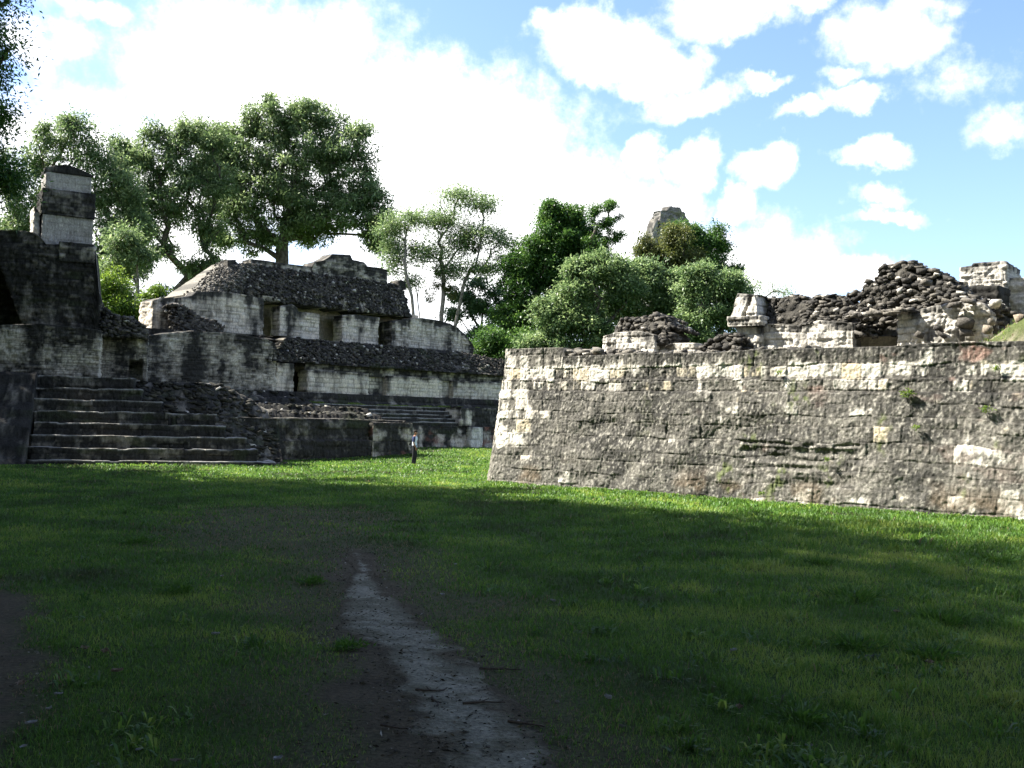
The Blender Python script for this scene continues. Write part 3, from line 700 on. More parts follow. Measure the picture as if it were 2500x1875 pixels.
a.build('vault_end', STONE, rb)
zv = RW.hit(1950, 794, W2)[1]-.05
heap(RW, T_(1848), T_(2090), W2-.12, 2.0, zv, RW.prof([(1846, 722), (1880, 724), (1920, 717), (1945, 722), (1958, 730), (1966, 722), (2010, 716), (2045, 722), (2070, 745), (2090, 770)], W2), .115, 137, slope=.45, light=.03).build('vault_rubble', RUB, rb)
pr = RW.prof([(2040, 730), (2100, 700), (2130, 668), (2143, 642), (2180, 637), (2215, 634), (2235, 650), (2270, 655), (2310, 680), (2345, 715), (2370, 722), (2420, 742)], W2-.3)
heap(RW, T_(2055), T_(2425), W2-.2, 2.6, RW.hit(2200, 790, W2)[1]-.35, pr, .125, 138, slope=.30, light=.07).build('vault_rubble', RUB, rb)
acc = Acc()     # ledge of cornice stones over the recess
n = 26; t = np.linspace(T_(2078), T_(2225), n); stones(acc, np.stack([*RW.xy(t, np.full(n, W2+.12)), np.interp(t, [t[0], t[-1]], [RW.hit(2078, 772, W2)[1], RW.hit(2225, 758, W2)[1]])], -1), .16, RW.a, 5, .4, light=.1)
acc.build('cornice', RUB, rb)
# loose dressed blocks
acc = Acc(); 
bl = [(2100, 815, .25), (2245, 818, .3), (2300, 818, .28), (2360, 812, .28), (2290, 802, .3), (2355, 790, .35), (2420, 786, .3), (2430, 740, .35), (2260, 690, .25), (2330, 745, .22), (2365, 735, .3)]
P = []; sz = []
for px, py, s_ in bl:
    t, z = RW.hit(px, py, W2+.2); x, y = RW.xy(t, W2+.2); P.append((float(x), float(y), z)); sz.append(s_*.55)
for k_, (p_, s_) in enumerate(zip(P, sz)):
    acc = Acc(); stones(acc, np.array([p_]), np.array([s_]), RW.a, 15+k_, .62, c0=(.07, .065, .058), c1=(.2, .18, .15), light=.15)
    acc.build('fallen_block', RUB, rb)
# farther square turret behind it
W3 = -7.5
o_ = RW.xy(T_(2420, W3), W3)
tu = thing('ruined_turret', 'square pale brick turret with black crest behind the rubble vault, far right', 'ruin', (float(o_[0]), float(o_[1]), 4.5))
solid(RW, T_(2342, W3), T_(2458, W3), W3, 2.0, 4.3, RW.prof([(2342, 658), (2343, 652), (2372, 648), (2374, 642), (2450, 636), (2458, 640)], W3), .04, st_white, 141, bw=.25, bh=.11, rough=.04, rc=.06).build('turret', STONE, tu)
solid(RW, T_(2455, W3), T_(2600, W3), W3-.3, 2.4, 4.3, RW.prof([(2455, 676), (2500, 674), (2501, 700), (2600, 700)], W3), .05, st_white, 142, bw=.25, bh=.11, rough=.05).build('side_wall', STONE, tu)
solid(RW, T_(2340, W3+1.5), T_(2440, W3+1.5), W3+1.5, 1.5, 4.3, RW.prof([(2340, 700), (2440, 696)], W3+1.5), .05, st_dark, 143, bw=.5, bh=.3).build('ledge', STONE, tu)
# grassy earth mound at the right end
def mound():
    n = 60; tt = np.linspace(T_(2380, -1.2), 24.5, n); m = 26; V = []; C = []
    for j in range(m):
        v = j/(m-1); w = -.9 - v*5
        zz = 4.55 + np.interp(tt, [tt[0], tt[0]+.5, tt[0]+1.3, tt[0]+2.4, 24.5], [0.05, .4, 1.0, 1.6, 2.3])*np.sin(min(1, v*5)*math.pi/2) + .5*(fbm(tt*1.6, np.full(n, w*1.4), 0, 41, 4)-.5)*min(1, v*4)
        x, y = RW.xy(tt, np.full(n, w)); V.append(np.stack([x, y, zz], -1))
        q = fbm(tt*1.6, np.full(n, w*1.6), 0, 42, 4); C.append(mix((.22, .195, .14), (.07, .085, .03), sstep(.42, .62, q + .3*(vn(tt*9, np.full(n, w*9.))-.5))))
    V = np.stack(V, 0).reshape(-1, 3); C = np.stack(C, 0).reshape(-1, 3); i = np.arange(n*m).reshape(m, n)
    rt = V.reshape(m, n, 3)
    o = mk('earth_mound', V, [np.stack([i[:-1, :-1], i[:-1, 1:], i[1:, 1:], i[1:, :-1]], -1).reshape(-1, 4)], GROUND, None, C, True)
    r = np.random.RandomState(43); k = 5200; j_ = r.randint(0, m, k); i_ = r.randint(0, n, k); P = rt[j_, i_] + r.normal(0, .05, (k, 3))*(1, 1, .2)
    D = r.normal(0, .5, (k, 3)) + (0, 0, .8); D /= np.linalg.norm(D, axis=1)[:, None]
    keep = fbm(P[:, 0]*1.6, P[:, 1]*1.6, 0, 44, 3) > .42
    V2, Q2 = leaf_quads(P[keep], D[keep], r.uniform(.05, .16, keep.sum()), r.uniform(.015, .04, keep.sum()), r)
    c2 = np.repeat(np.where(r.rand(keep.sum()) < .4, 1., r.uniform(.2, .7, keep.sum())), 4)
    tag(mk('mound_grass', V2, [Q2], GRASS, None, np.stack([c2]*3, -1)), 'dry and green grass growing over the earth mound at the right', 'grass', kind='stuff')
    return tag(o, kind='structure')
mound()
for k, (px, py, s_, lab) in enumerate([(2412, 806, .11, 'round brown boulder lying low on the earth mound at right'), (2492, 780, .16, 'large boulder at the right edge on the earth mound')]):
    t, z = RW.hit(px, py, -1.6); x, y = RW.xy(t, -1.6); acc = Acc(); stones(acc, np.array([(float(x), float(y), z)]), np.array([s_]), .5, 20+k, .85, c0=(.2, .17, .13), c1=(.25, .2, .15), light=0)
    tag(acc.build('boulder', RUB, None, True, loc=(float(x), float(y), z)), lab, 'boulder', 'boulders on the earth mound')
# weeds rooted in the wall joints
for k, (px, py, R, n, lab) in enumerate([(2220, 962, .22, 160, 'leafy weed rooted in the joint below the wall ledge'), (2410, 1000, .16, 70, 'thin creeper hanging on the wall at the right'), (2020, 1122, .12, 40, 'small fern in the eroded hollow of the wall'), (1905, 910, .10, 40, 'tiny weed on the upper wall ledge'), (2435, 900, .12, 60, 'small weed on the upper ledge near the right edge'), (2240, 1045, .14, 50, 'sparse weed low on the wall under the leafy one'), (1862, 1205, .12, 50, 'weed tuft at a crack near the wall foot')]):
    r = np.random.RandomState(60+k); t, z = RW.hit(px, py, -.25); wz = float(-rw_prof(np.array(z)))+.05; t, z = RW.hit(px, py, wz)
    a_ = r.uniform(0, 6.28, n); tt = t + np.cos(a_)*R*r.rand(n); zz = z + np.sin(a_)*R*.6*r.rand(n)
    x, y = RW.xy(tt, wz + r.uniform(0, .08, n)); D = r.normal(0, .5, (n, 3)) + np.array([RW.n[0], RW.n[1], .3]); D /= np.linalg.norm(D, axis=1)[:, None]
    V, Qd = leaf_quads(np.stack([x, y, zz], -1), D, r.uniform(.05, .13, n), r.uniform(.02, .04, n), r)
    c_ = np.repeat(np.clip(r.normal(.55, .2, n), 0, 1), 4); x0, y0 = RW.xy(t, wz)
    tag(mk('wall_weed', V, [Qd], L_BRIG, None, np.stack([c_]*3, -1), loc=(float(x0), float(y0), z)), lab, 'weed', 'weeds rooted in the wall')

# ================================================================ LEFT: palace
pal = thing('palace_ruin', 'two storeyed stone palace ruin with doorways and dark sloping roof, across the court', 'ruin', (*[float(v) for v in PAL.xy(8, 0)], 0))
def Tp(px, w=0, py=900): return PAL.hit(px, py, w)[0]
def Zp(px, py, w=0): return PAL.hit(px, py, w)[1]
R2 = .055
ZB, ZT = 3.5, 6.45
# stepped platform the palace stands on
solid(PAL, -4.5, 8.8, 5.9, 3.2, -.1, lambda t: 2.02+.05*vn(t*1.1, 0*t, 0, 3), R2, st_dark, 201, prof=lambda z: np.where(z > 1.02, .28, 0.)+.08*z, bw=.8, bh=.45, rough=.10, big=.10, rc=.2, off=.05, jd=.05).build('lower_platform', STONE, pal)
solid(PAL, 6.1, 8.86, 5.98, 2.6, -.1, lambda t: 1.93+0*t, R2, st_pier, 208, prof=lambda z: .08*z, bw=.6, bh=.4, rough=.08, big=.06, rc=.15, off=.05, jd=.05).build('corner_pier', STONE, pal)
solid(PAL, 8.0, 27, 2.15, 2.3, .1, 1.75, R2, st_pier, 202, prof=lambda z: .06*z, bw=.7, bh=.4, rough=.08, big=.05).build('court_wall', STONE, pal)
for k in range(5):
    z = 1.75 + (k+1)*.22
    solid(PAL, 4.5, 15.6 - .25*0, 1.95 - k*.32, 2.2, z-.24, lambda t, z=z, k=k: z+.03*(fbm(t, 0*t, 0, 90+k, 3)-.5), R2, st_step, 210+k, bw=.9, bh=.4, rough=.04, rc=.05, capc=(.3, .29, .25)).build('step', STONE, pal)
solid(PAL, 15.6, 27, 1.9, 2.2, 1.7, 2.9, R2, st_dark, 217, prof=lambda z: .1*(z-1.7), bw=.6, bh=.35, rough=.06).build('terrace_wall', STONE, pal)
# sunlit balustrade flank at the right end of the steps
solid(PAL, 15.3, 16.3, 2.2, 2.0, 1.78, lambda t: 2.86+0*t, R2, st_ash, 218, prof=lambda z: .10*(z-1.75), bw=.5, bh=.28, rough=.07, rc=.06).build('balustrade', STONE, pal)
solid(PAL, 15.9, 16.8, 2.5, .8, .25, 1.72, R2, st_white, 219, bw=.5, bh=.4, rough=.05, rc=.05).build('low_pier', STONE, pal)
r = np.random.RandomState(91); n = 5200; t = r.uniform(4.5, 26, n); w = .47 + .28*r.rand(n)**1.5; zz = np.full(n, 2.86)
a_ = r.uniform(0, 6.28, n); D = np.stack([np.cos(a_)*.5, np.sin(a_)*.5, np.ones(n)], -1); D /= np.linalg.norm(D, axis=1)[:, None]
V, Qd = leaf_quads(np.stack([*PAL.xy(t, w), zz], -1), D, r.uniform(.05, .16, n)*sstep(.3, .6, fbm(t*1.5, 0*t, 0, 92, 3)), r.uniform(.02, .05, n), r)
tc4 = np.repeat(np.clip(r.normal(.6, .25, n), 0, 1), 4)
tg_ = mk('terrace_grass', V, [Qd], GRASS, pal, np.stack([tc4]*3, -1)); tg_['kind'] = 'stuff'
solid(PAL, -4.5, 27, .45, 2, 2.0, ZB-.05, R2, st_dark, 203, prof=lambda z: .1*(z-2)+np.where(z > 3.05, .15, 0), bw=.6, bh=.3, rough=.07).build('upper_platform', STONE, pal)
# eroded steps and rubble on the slope between the tiers
def zs(t, w):
    v = (5.35-w)/4.6; z = 1.95 + 1.45*np.floor(v*4+.3*fbm(t*1.2, w, 0, 66, 3))/4*.6 + 1.45*v*.4
    return np.minimum(z, 3.4 - .75*sstep(4.2, 5.6, t))
acc = sheet(PAL, -4.4, 7.8, 5.4, .3, zs, .07, st_dark, 33, 1.5, .10)
r = np.random.RandomState(31); n = 900; t = r.uniform(-4.3, 7.6, n); w = r.uniform(.6, 5.2, n)
stones(acc, np.stack([*PAL.xy(t, w), zs(t, w)-.02], -1), r.uniform(.05, .17, n), PAL.a, 32, .35, light=.04, c0=(.022, .022, .018), c1=(.10, .094, .075))
acc.build('rubble_slope', RUB, pal)
# lower storey: coursed rubble left part, then dressed bays with shallow doorways
lt = PAL.prof([(338, 832), (348, 822), (420, 812), (470, 808), (545, 812), (600, 818), (650, 828), (672, 838), (690, 870), (702, 890)])
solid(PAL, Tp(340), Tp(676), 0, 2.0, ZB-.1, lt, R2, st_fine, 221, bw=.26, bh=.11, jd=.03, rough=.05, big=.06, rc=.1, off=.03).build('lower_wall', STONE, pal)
zlow = Zp(980, 905) 
def bay(p0, p1, w, dz, st, seed, d=1.0, name='lower_wall', zz=None):
    zz = zz if zz is not None else zlow
    return solid(PAL, Tp(p0), Tp(p1), w, d, ZB-.1, lambda t: zz + dz + .05*(vn(t*1.4, 0*t, 0, seed)-.5), R2, st, seed, bw=.42, bh=.21, jd=.02, rough=.03, rc=.04).build(name, STONE, pal)
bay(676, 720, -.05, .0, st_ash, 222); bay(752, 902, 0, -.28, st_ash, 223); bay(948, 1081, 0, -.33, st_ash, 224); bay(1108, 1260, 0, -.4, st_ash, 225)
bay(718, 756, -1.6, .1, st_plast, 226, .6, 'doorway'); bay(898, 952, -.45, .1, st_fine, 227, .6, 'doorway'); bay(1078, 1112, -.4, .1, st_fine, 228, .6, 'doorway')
solid(PAL, Tp(752), 27, -.3, 1.2, zlow-.45, lambda t: zlow+.12+0*t, R2, st_fine, 229, bw=.35, bh=.16, rough=.05).build('frieze', STONE, pal)
solid(PAL, Tp(676), Tp(1000), -1.9, 1, ZB, lambda t: zlow+.2+0*t, .1, st_dark, 229).build('inner_wall', STONE, pal)
# dark sloping medial band up to the upper terrace
zq = zlow+.08
mb_ = Acc(); r = np.random.RandomState(64); n = 2400; t = r.uniform(Tp(652), 24.3, n); v = r.rand(n)
tz_ = ZT - np.interp(t, [18, 24.5], [0, .55]); z = zq + .14 + (tz_-zq-.14)*v
stones(mb_, np.stack([*PAL.xy(t, .12-.08-.95*(z-zq)+r.normal(0, .04, n)), z], -1), r.uniform(.04, .09, n), PAL.a, 65, .95, None, (.03, .028, .025), (.12, .11, .09), .03)
solid(PAL, Tp(650), 24.5, .12, 5, zq, lambda t: ZT - np.interp(t, [18, 24.5], [0, .55]), .05, st_dark, 231, prof=lambda z: np.where(z < zq+.12, 0, .08+.95*(z-zq)), bw=.3, bh=.13, rough=.22, big=.2, jd=.06, off=.09, acc=mb_).build('medial_band', RUB, pal)
solid(PAL, Tp(330), Tp(700), -1.2, 6, 5.2, lambda t: ZT-.1+0*t, .08, st_dark, 232, bw=.35, bh=.2, rough=.1).build('upper_terrace', STONE, pal)
solid(PAL, Tp(545), 19.8, -2.55, 1.2, ZT-.2, lambda t: ZT+.12+0*t, .06, st_dark, 233, bw=.5, bh=.15, rough=.05).build('terrace_edge', STONE, pal)
# upper storey
WU = -3.0
def Tu(px, w=WU, py=780): return PAL.hit(px, py, w)[0]
def up(name, p0, p1, prof_px, st, seed, w=WU, d=1.0, bw=.42, bh=.2, **k):
    return solid(PAL, Tu(p0, w), Tu(p1, w), w, d, ZT-.1, PAL.prof(prof_px, w), R2, st, seed, bw=bw, bh=bh, jd=.02, rough=k.pop('rough', .035), rc=.05, **k).build(name, STONE, pal)
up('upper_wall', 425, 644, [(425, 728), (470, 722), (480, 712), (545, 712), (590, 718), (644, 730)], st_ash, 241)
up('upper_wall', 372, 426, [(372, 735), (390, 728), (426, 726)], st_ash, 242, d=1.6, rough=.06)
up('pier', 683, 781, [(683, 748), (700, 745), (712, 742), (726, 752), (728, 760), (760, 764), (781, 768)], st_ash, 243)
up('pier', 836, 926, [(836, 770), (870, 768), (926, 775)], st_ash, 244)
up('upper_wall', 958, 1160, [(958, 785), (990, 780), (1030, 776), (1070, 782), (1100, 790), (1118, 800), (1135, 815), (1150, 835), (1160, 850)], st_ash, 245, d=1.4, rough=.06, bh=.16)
WB = WU-2.2
solid(PAL, Tu(640, WB), Tu(1022, WB), WB, .8, ZT-.1, PAL.prof([(640, 726), (780, 735), (1022, 770)], WB), R2, st_plast, 246, bw=.5, bh=.25, rough=.02, recess=[(Tu(676, WB), Tu(690, WB), ZT-.2, ZT+2.05, .8)]).build('inner_wall', STONE, pal)
solid(PAL, Tu(643, WU), Tu(684, WU), WU-.2, .5, PAL.hit(660, 735, WU)[1], PAL.hit(660, 727, WU)[1]+.1, .05, st_plast, 247).build('lintel', STONE, pal)
solid(PAL, Tu(636, WU), Tu(648, WU), WU-1.0, 1.5, ZT-.1, PAL.prof([(636, 735), (648, 735)], WU), .06, st_plast, 248).build('jamb', STONE, pal)
# rubble buttress at the left end of the upper storey
heap(PAL, Tu(415, WU+1), Tu(545, WU+1), WU+1.3, 1.3, ZT-.15, PAL.prof([(415, 745), (435, 740), (455, 748), (500, 780), (525, 782), (545, 806)], WU+1), .13, 249, slope=.35, light=.03).build('rubble_buttress', RUB, pal)
# dark vaulted roof
WR = WU-.2; WC = WR-1.0
zr0 = PAL.hit(560, 716, WR)[1]; zr1 = PAL.hit(960, 764, WR)[1]; zr0 = .5*(zr0+zr1)
zrt = PAL.hit(700, 658, WC)[1]
print('roof', zr0, PAL.hit(560, 716, WR)[1], zr1, zrt, PAL.hit(940, 690, WC)[1])
rt0, rt1 = PAL.hit(482, 715, WR)[0], PAL.hit(1018, 770, WR)[0]
rc0, rc1 = PAL.hit(560, 640, WC)[0], PAL.hit(990, 700, WC)[0]
def roof():
    acc = Acc(); nS, nH = 420, 40; H = zrt - zr0
    V = []; C = []
    tt = np.linspace(0, 1, nS); U = np.linspace(0, 1, nH)[:, None]
    z = zr0 + H*U + 0*tt[None]; a0 = rt0 + (rc0-rt0)*U**.85; a1 = rt1 + (rc1-rt1)*U**1.3
    t = a0 + (a1-a0)*tt[None]
    l = np.clip(np.minimum((t-a0), (a1-t)*1.6)/1.2, 0, 1); inset = (1-np.sqrt(np.clip(1-(1-l)**2, 0, 1)))*1.4
    B = blocks(t, z, .26, .17, 57, .05)
    z = z - (1-U)**6*.3*fbm(t*2.2, 0*t, 0, 63, 4)
    h = .30*(fbm(t*1.0, z*1.4, 0, 52, 4)-.5) + .13*(B['b1']-.5) + .22*(1-.6*U)*(vn(t*6, z*1.6, 0, 53)-.5) + .06*(vn(t*16, z*11, 0, 54)-.5) - .05*np.exp(-(B['d']/.025)**2)
    w = WR - (WR-WC)*U**1.15 - inset + h
    x, y = PAL.xy(t, w)
    st = fbm(t*4.5, z*.8, 0, 55, 4); q = fbm(t*5, z*5, 0, 56, 3)
    up = sstep(.75, .2, U)
    A = np.clip((st-.5)*3.2*(.35+up) + (B['b2']-.5)*.6 + (q-.5)*1.2 - .16, 0, 1)
    C = mix(DARK*.8, (.34, .30, .235), A)
    hip = sstep(1.9, 1.3, t-a0+.3*vn(t*3, z*3)); C = mix(C, (.20, .185, .155)*np.ones(3), hip*(.35+.9*B['b3']))
    V = np.stack([x, y, z], -1)
    bx, by = PAL.xy(t, 2*(WR-2.6) - w); back = np.stack([bx, by, z], -1)
    i = np.arange(nS*nH).reshape(nH, nS)
    Qd = np.stack([i[:-1, :-1], i[:-1, 1:], i[1:, 1:], i[1:, :-1]], -1).reshape(-1, 4)
    acc.add(V.reshape(-1, 3), Q=Qd, C=C.reshape(-1, 3)); acc.add(back.reshape(-1, 3), Q=Qd[:, ::-1], C=C.reshape(-1, 3))
    o = nS*nH; f = i[-1]; bot = i[0]
    acc.Q.append(np.concatenate([np.stack([f[:-1], f[1:], f[1:]+o, f[:-1]+o], -1), np.stack([bot[1:], bot[:-1], bot[:-1]+o, bot[1:]+o], -1),
                 np.stack([i[:-1, 0]+o, i[:-1, 0], i[1:, 0], i[1:, 0]+o], -1), np.stack([i[:-1, -1], i[:-1, -1]+o, i[1:, -1]+o, i[1:, -1]], -1)]))
    r = np.random.RandomState(58); n = 2300
    ii = r.randint(0, nH, n); jj = r.randint(0, nS, n); P = V[ii, jj] + r.normal(0, .03, (n, 3))
    stones(acc, P, r.uniform(.04, .085, n), PAL.a, 59, .95, None, (.03, .028, .025), (.13, .12, .10), .03)
    n = 1500; ii = r.randint(0, nH, n); jj = r.randint(0, int(nS*.13), n); P = V[ii, jj] + r.normal(0, .03, (n, 3))
    stones(acc, P, r.uniform(.035, .07, n), PAL.a, 61, .7, None, (.09, .085, .075), (.24, .225, .19), .03)
    return acc
roof_o = roof().build('roof', RUB, pal)
def comb(p0, p1, prof_px, seed, st=st_fine, dw=0, d=1.0):
    w_ = WC - .12 + dw
    solid(PAL, Tu(p0, w_, 660), Tu(p1, w_, 660), w_, d, zrt-.25, PAL.prof(prof_px, w_), R2, st, seed, bw=.3, bh=.14, rough=.06, jd=.02, rc=.05).build('roof_comb', STONE, roof_o)
comb(612, 768, [(612, 632), (650, 636), (700, 644), (768, 652)], 251)
comb(762, 948, [(762, 650), (768, 640), (790, 636), (808, 625), (812, 620), (856, 622), (860, 634), (890, 640), (896, 650), (930, 654), (948, 660)], 252, dw=.1, d=1.2)
comb(556, 576, [(556, 634), (576, 634)], 254, st_dark)
comb(974, 993, [(974, 686), (980, 683), (993, 690)], 253, st_dark)

# ================================================================ LEFT: stairway
sw = thing('stone_staircase', 'wide flight of dark mossy stone steps with worn edges painted pale as if catching light, left of the court', 'stairs', (float(LEF.o[0])-4, float(LEF.o[1])-1.5, 0))
ends = [0.3, -.35, -.9, -1.7, -2.1, -4.3, -5.2, -5.6]
for k in range(8):
    z = .16 + .50*k if k else .16
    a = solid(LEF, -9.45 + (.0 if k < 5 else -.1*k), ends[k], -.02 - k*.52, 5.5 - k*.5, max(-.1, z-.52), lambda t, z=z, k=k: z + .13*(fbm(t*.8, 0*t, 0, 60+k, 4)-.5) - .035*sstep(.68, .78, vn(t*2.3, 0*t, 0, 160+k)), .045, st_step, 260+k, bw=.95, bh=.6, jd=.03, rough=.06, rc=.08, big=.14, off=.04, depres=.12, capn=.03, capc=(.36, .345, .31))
    # worn tread tops, painted paler for the light their nosings catch
    o_ = a.build('step', STONE, sw)
# mossy banks beside the stairs
b_o = sheet(LEF, -16, -9.5, .15, -5.5, lambda t, w: np.clip(-.1 + .78*(.15-w) + .25*np.floor((.15-w)*1.6), -.1, 3.75), .09, st_dark, 271, -.2, .14).build('stepped_bank', STONE, None, loc=(*[float(v) for v in LEF.xy(-11, -2)], 0))
tag(b_o, 'dark overgrown stone bank at the left edge beside the staircase', 'bank')
zr_ = lambda t, w: np.clip(.25 + .86*(-.6-w) - .55*np.clip(t+2.4, 0, 3), .0, 3.5)
acc = sheet(LEF, -5.6, .9, -.5, -5.0, zr_, .08, st_dark, 272, -.2, .16)
r = np.random.RandomState(35); n = 800; t = r.uniform(-5.5, .8, n); w = r.uniform(-4.9, -.6, n)
stones(acc, np.stack([*LEF.xy(t, w), zr_(t, w)], -1), r.uniform(.05, .2, n), LEF.a, 36, .4, light=.02, c0=(.02, .02, .017), c1=(.085, .08, .062))
tag(acc.build('rubble_slope', RUB, None, loc=(*[float(v) for v in LEF.xy(-2, -1.5)], 0)), 'collapsed dark rubble bank between the staircase and the palace platform', 'rubble')

# ================================================================ LEFT: tower block
WL = -4.55
def Tl(px, w=WL, py=850): return LEF.hit(px, py, w)[0]
tb = thing('tower_ruin', 'black stained building with a pale square tower on top, left edge of the court', 'ruin', (*[float(v) for v in LEF.xy(-9, -6)], 3.5))
ZL = 3.68
solid(LEF, -20, Tl(246), WL, 2.2, ZL-.3, LEF.prof([(-200, 800), (100, 790), (205, 800), (246, 806)], WL), .05, st_fine, 301, bw=.24, bh=.10, jd=.03, rough=.06, big=.05, rc=.1).build('lower_wall', STONE, tb)
solid(LEF, Tl(236, WL-1.6), Tl(362, WL-1.6), WL-1.6, 1.2, ZL-.2, LEF.prof([(236, 795), (262, 792), (300, 800), (350, 812), (362, 815)], WL-1.6), .05, st_fine, 302, bw=.24, bh=.10, rough=.05,
      recess=[(Tl(316, WL-1.6), Tl(350, WL-1.6), ZL-1, LEF.hit(330, 878, WL-1.6)[1], .9)]).build('recessed_wall', STONE, tb)
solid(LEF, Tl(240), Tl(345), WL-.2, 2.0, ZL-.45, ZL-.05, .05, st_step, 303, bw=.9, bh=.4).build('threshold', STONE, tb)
# great dark mass with the open vault at its left edge
WM = WL-.8
def vault(t, z):
    tv, zv_ = LEF.hit(52, 795, WM); t1_, z1_ = LEF.hit(0, 655, WM); zb_ = LEF.hit(40, 800, WM)[1]
    edge = tv + (t1_-tv)*(z-zv_)/(z1_-zv_)
    return np.where((z > zb_-.1) & (t < edge), 2.2, 0)
solid(LEF, -20.5, Tl(250, WM, 700), WM, 4.5, 5.4, LEF.prof([(-300, 560), (0, 562), (60, 563), (85, 568), (105, 585), (112, 596), (170, 597), (225, 600), (232, 605), (236, 650), (243, 700), (250, 740)], WM),
      .06, st_dark, 311, bw=.4, bh=.2, rough=.08, big=.12, jd=.04, rc=.25, recess=[vault]).build('upper_mass', STONE, tb)
solid(LEF, Tl(140, WM+.1, 700), Tl(231, WM+.1, 640), WM+.1, 1.4, LEF.hit(190, 640, WM)[1], LEF.prof([(140, 588), (231, 597)], WM+.1), .05, st_fine, 312, bw=.4, bh=.2, rough=.04).build('tower_plinth', STONE, tb)
heap(LEF, Tl(236, WM, 760), Tl(358, WM, 800), WM+.1, 2.2, 5.6, LEF.prof([(236, 745), (250, 748), (265, 762), (290, 772), (320, 776), (340, 788), (352, 800), (358, 835)], WM), .13, 313, slope=.2, light=.02).build('rubble_core', RUB, tb)
# tower, in its own bearing so its sunlit left flank shows
TW_ = WM-.5
tc = LEF.xy(Tl(165, TW_, 500), TW_)
TF = Frame((float(tc[0]), float(tc[1])), 30)
def tz(py): return TF.hit(165, py)[1]
def th(px): return TF.hit(px, 500)[0]
zt1, zt2, zt3, zt4 = tz(600), tz(528), tz(472), tz(424)
solid(TF, th(103), th(231), 0, 2.2, zt1-1.5, zt2, .05, st_tower, 321, prof=lambda z: .03*(z-zt1), bw=.4, bh=.2, jd=.012, rough=.015, off=.01, rc=.05).build('tower_shaft', STONE, tb)
solid(TF, th(100), th(234), .06, 2.3, zt2+.01, zt3+.12, .05, st_dark, 322, bw=.45, bh=.22, rough=.05, rc=.06).build('tower_band', STONE, tb)
solid(TF, th(109), th(222), -.12, 1.9, zt3+.1, zt4, .05, st_tower, 323, bw=.5, bh=.25, jd=.012, rough=.015, off=.01).build('tower_head', STONE, tb)
solid(TF, th(106), th(226), -.08, 2.0, zt4+.01, lambda t: zt4+.08+.34*np.clip(1-np.abs((t-th(160))/(th(224)-th(160)))**1.5, 0, 1), .05, st_dark, 324, rough=.03).build('tower_cap', STONE, tb)
solid(TF, th(84), th(103)-.02, -.3, 1.6, zt1-1, TF.prof([(84, 500), (95, 510), (103, 530)]), .05, st_white, 325, bw=.3, bh=.2, rough=.05).build('side_buttress', STONE, tb)

# ================================================================ far temple
TY = 230.
def far_temple():
    F = Frame(tuple(at(1635, 560, TY)[:2]), 38)
    o = thing('temple_tower', 'distant grey temple roof comb rising above the treetops', 'temple', (float(F.o[0]), float(F.o[1]), 0))
    zb = F.hit(1630, 640)[1]
    t0, t1 = F.hit(1582, 560)[0], F.hit(1686, 560)[0]
    ff = F.prof([(1582, 540), (1592, 536), (1600, 520), (1622, 512), (1634, 512), (1637, 502), (1664, 506), (1668, 516), (1678, 525), (1684, 545)])
    ff = F.prof([(1612, 520), (1613, 513), (1634, 513), (1635, 502), (1662, 506), (1664, 515), (1674, 518), (1675, 527), (1684, 532), (1686, 548)])
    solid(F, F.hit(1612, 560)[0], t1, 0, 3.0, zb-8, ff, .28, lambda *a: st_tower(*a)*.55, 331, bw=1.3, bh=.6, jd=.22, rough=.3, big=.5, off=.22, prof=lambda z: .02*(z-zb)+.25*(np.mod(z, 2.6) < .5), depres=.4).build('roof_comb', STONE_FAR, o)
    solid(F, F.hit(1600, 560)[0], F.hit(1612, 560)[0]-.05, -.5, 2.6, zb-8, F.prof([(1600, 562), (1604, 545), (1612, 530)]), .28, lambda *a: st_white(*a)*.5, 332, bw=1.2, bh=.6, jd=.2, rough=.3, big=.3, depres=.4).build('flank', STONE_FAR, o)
    solid(F, t0+1, t1+3, 1, 9, 0, zb-7, 1.2, st_tower, 333, bw=3, bh=1.6).build('base', STONE_FAR, o)
far_temple()

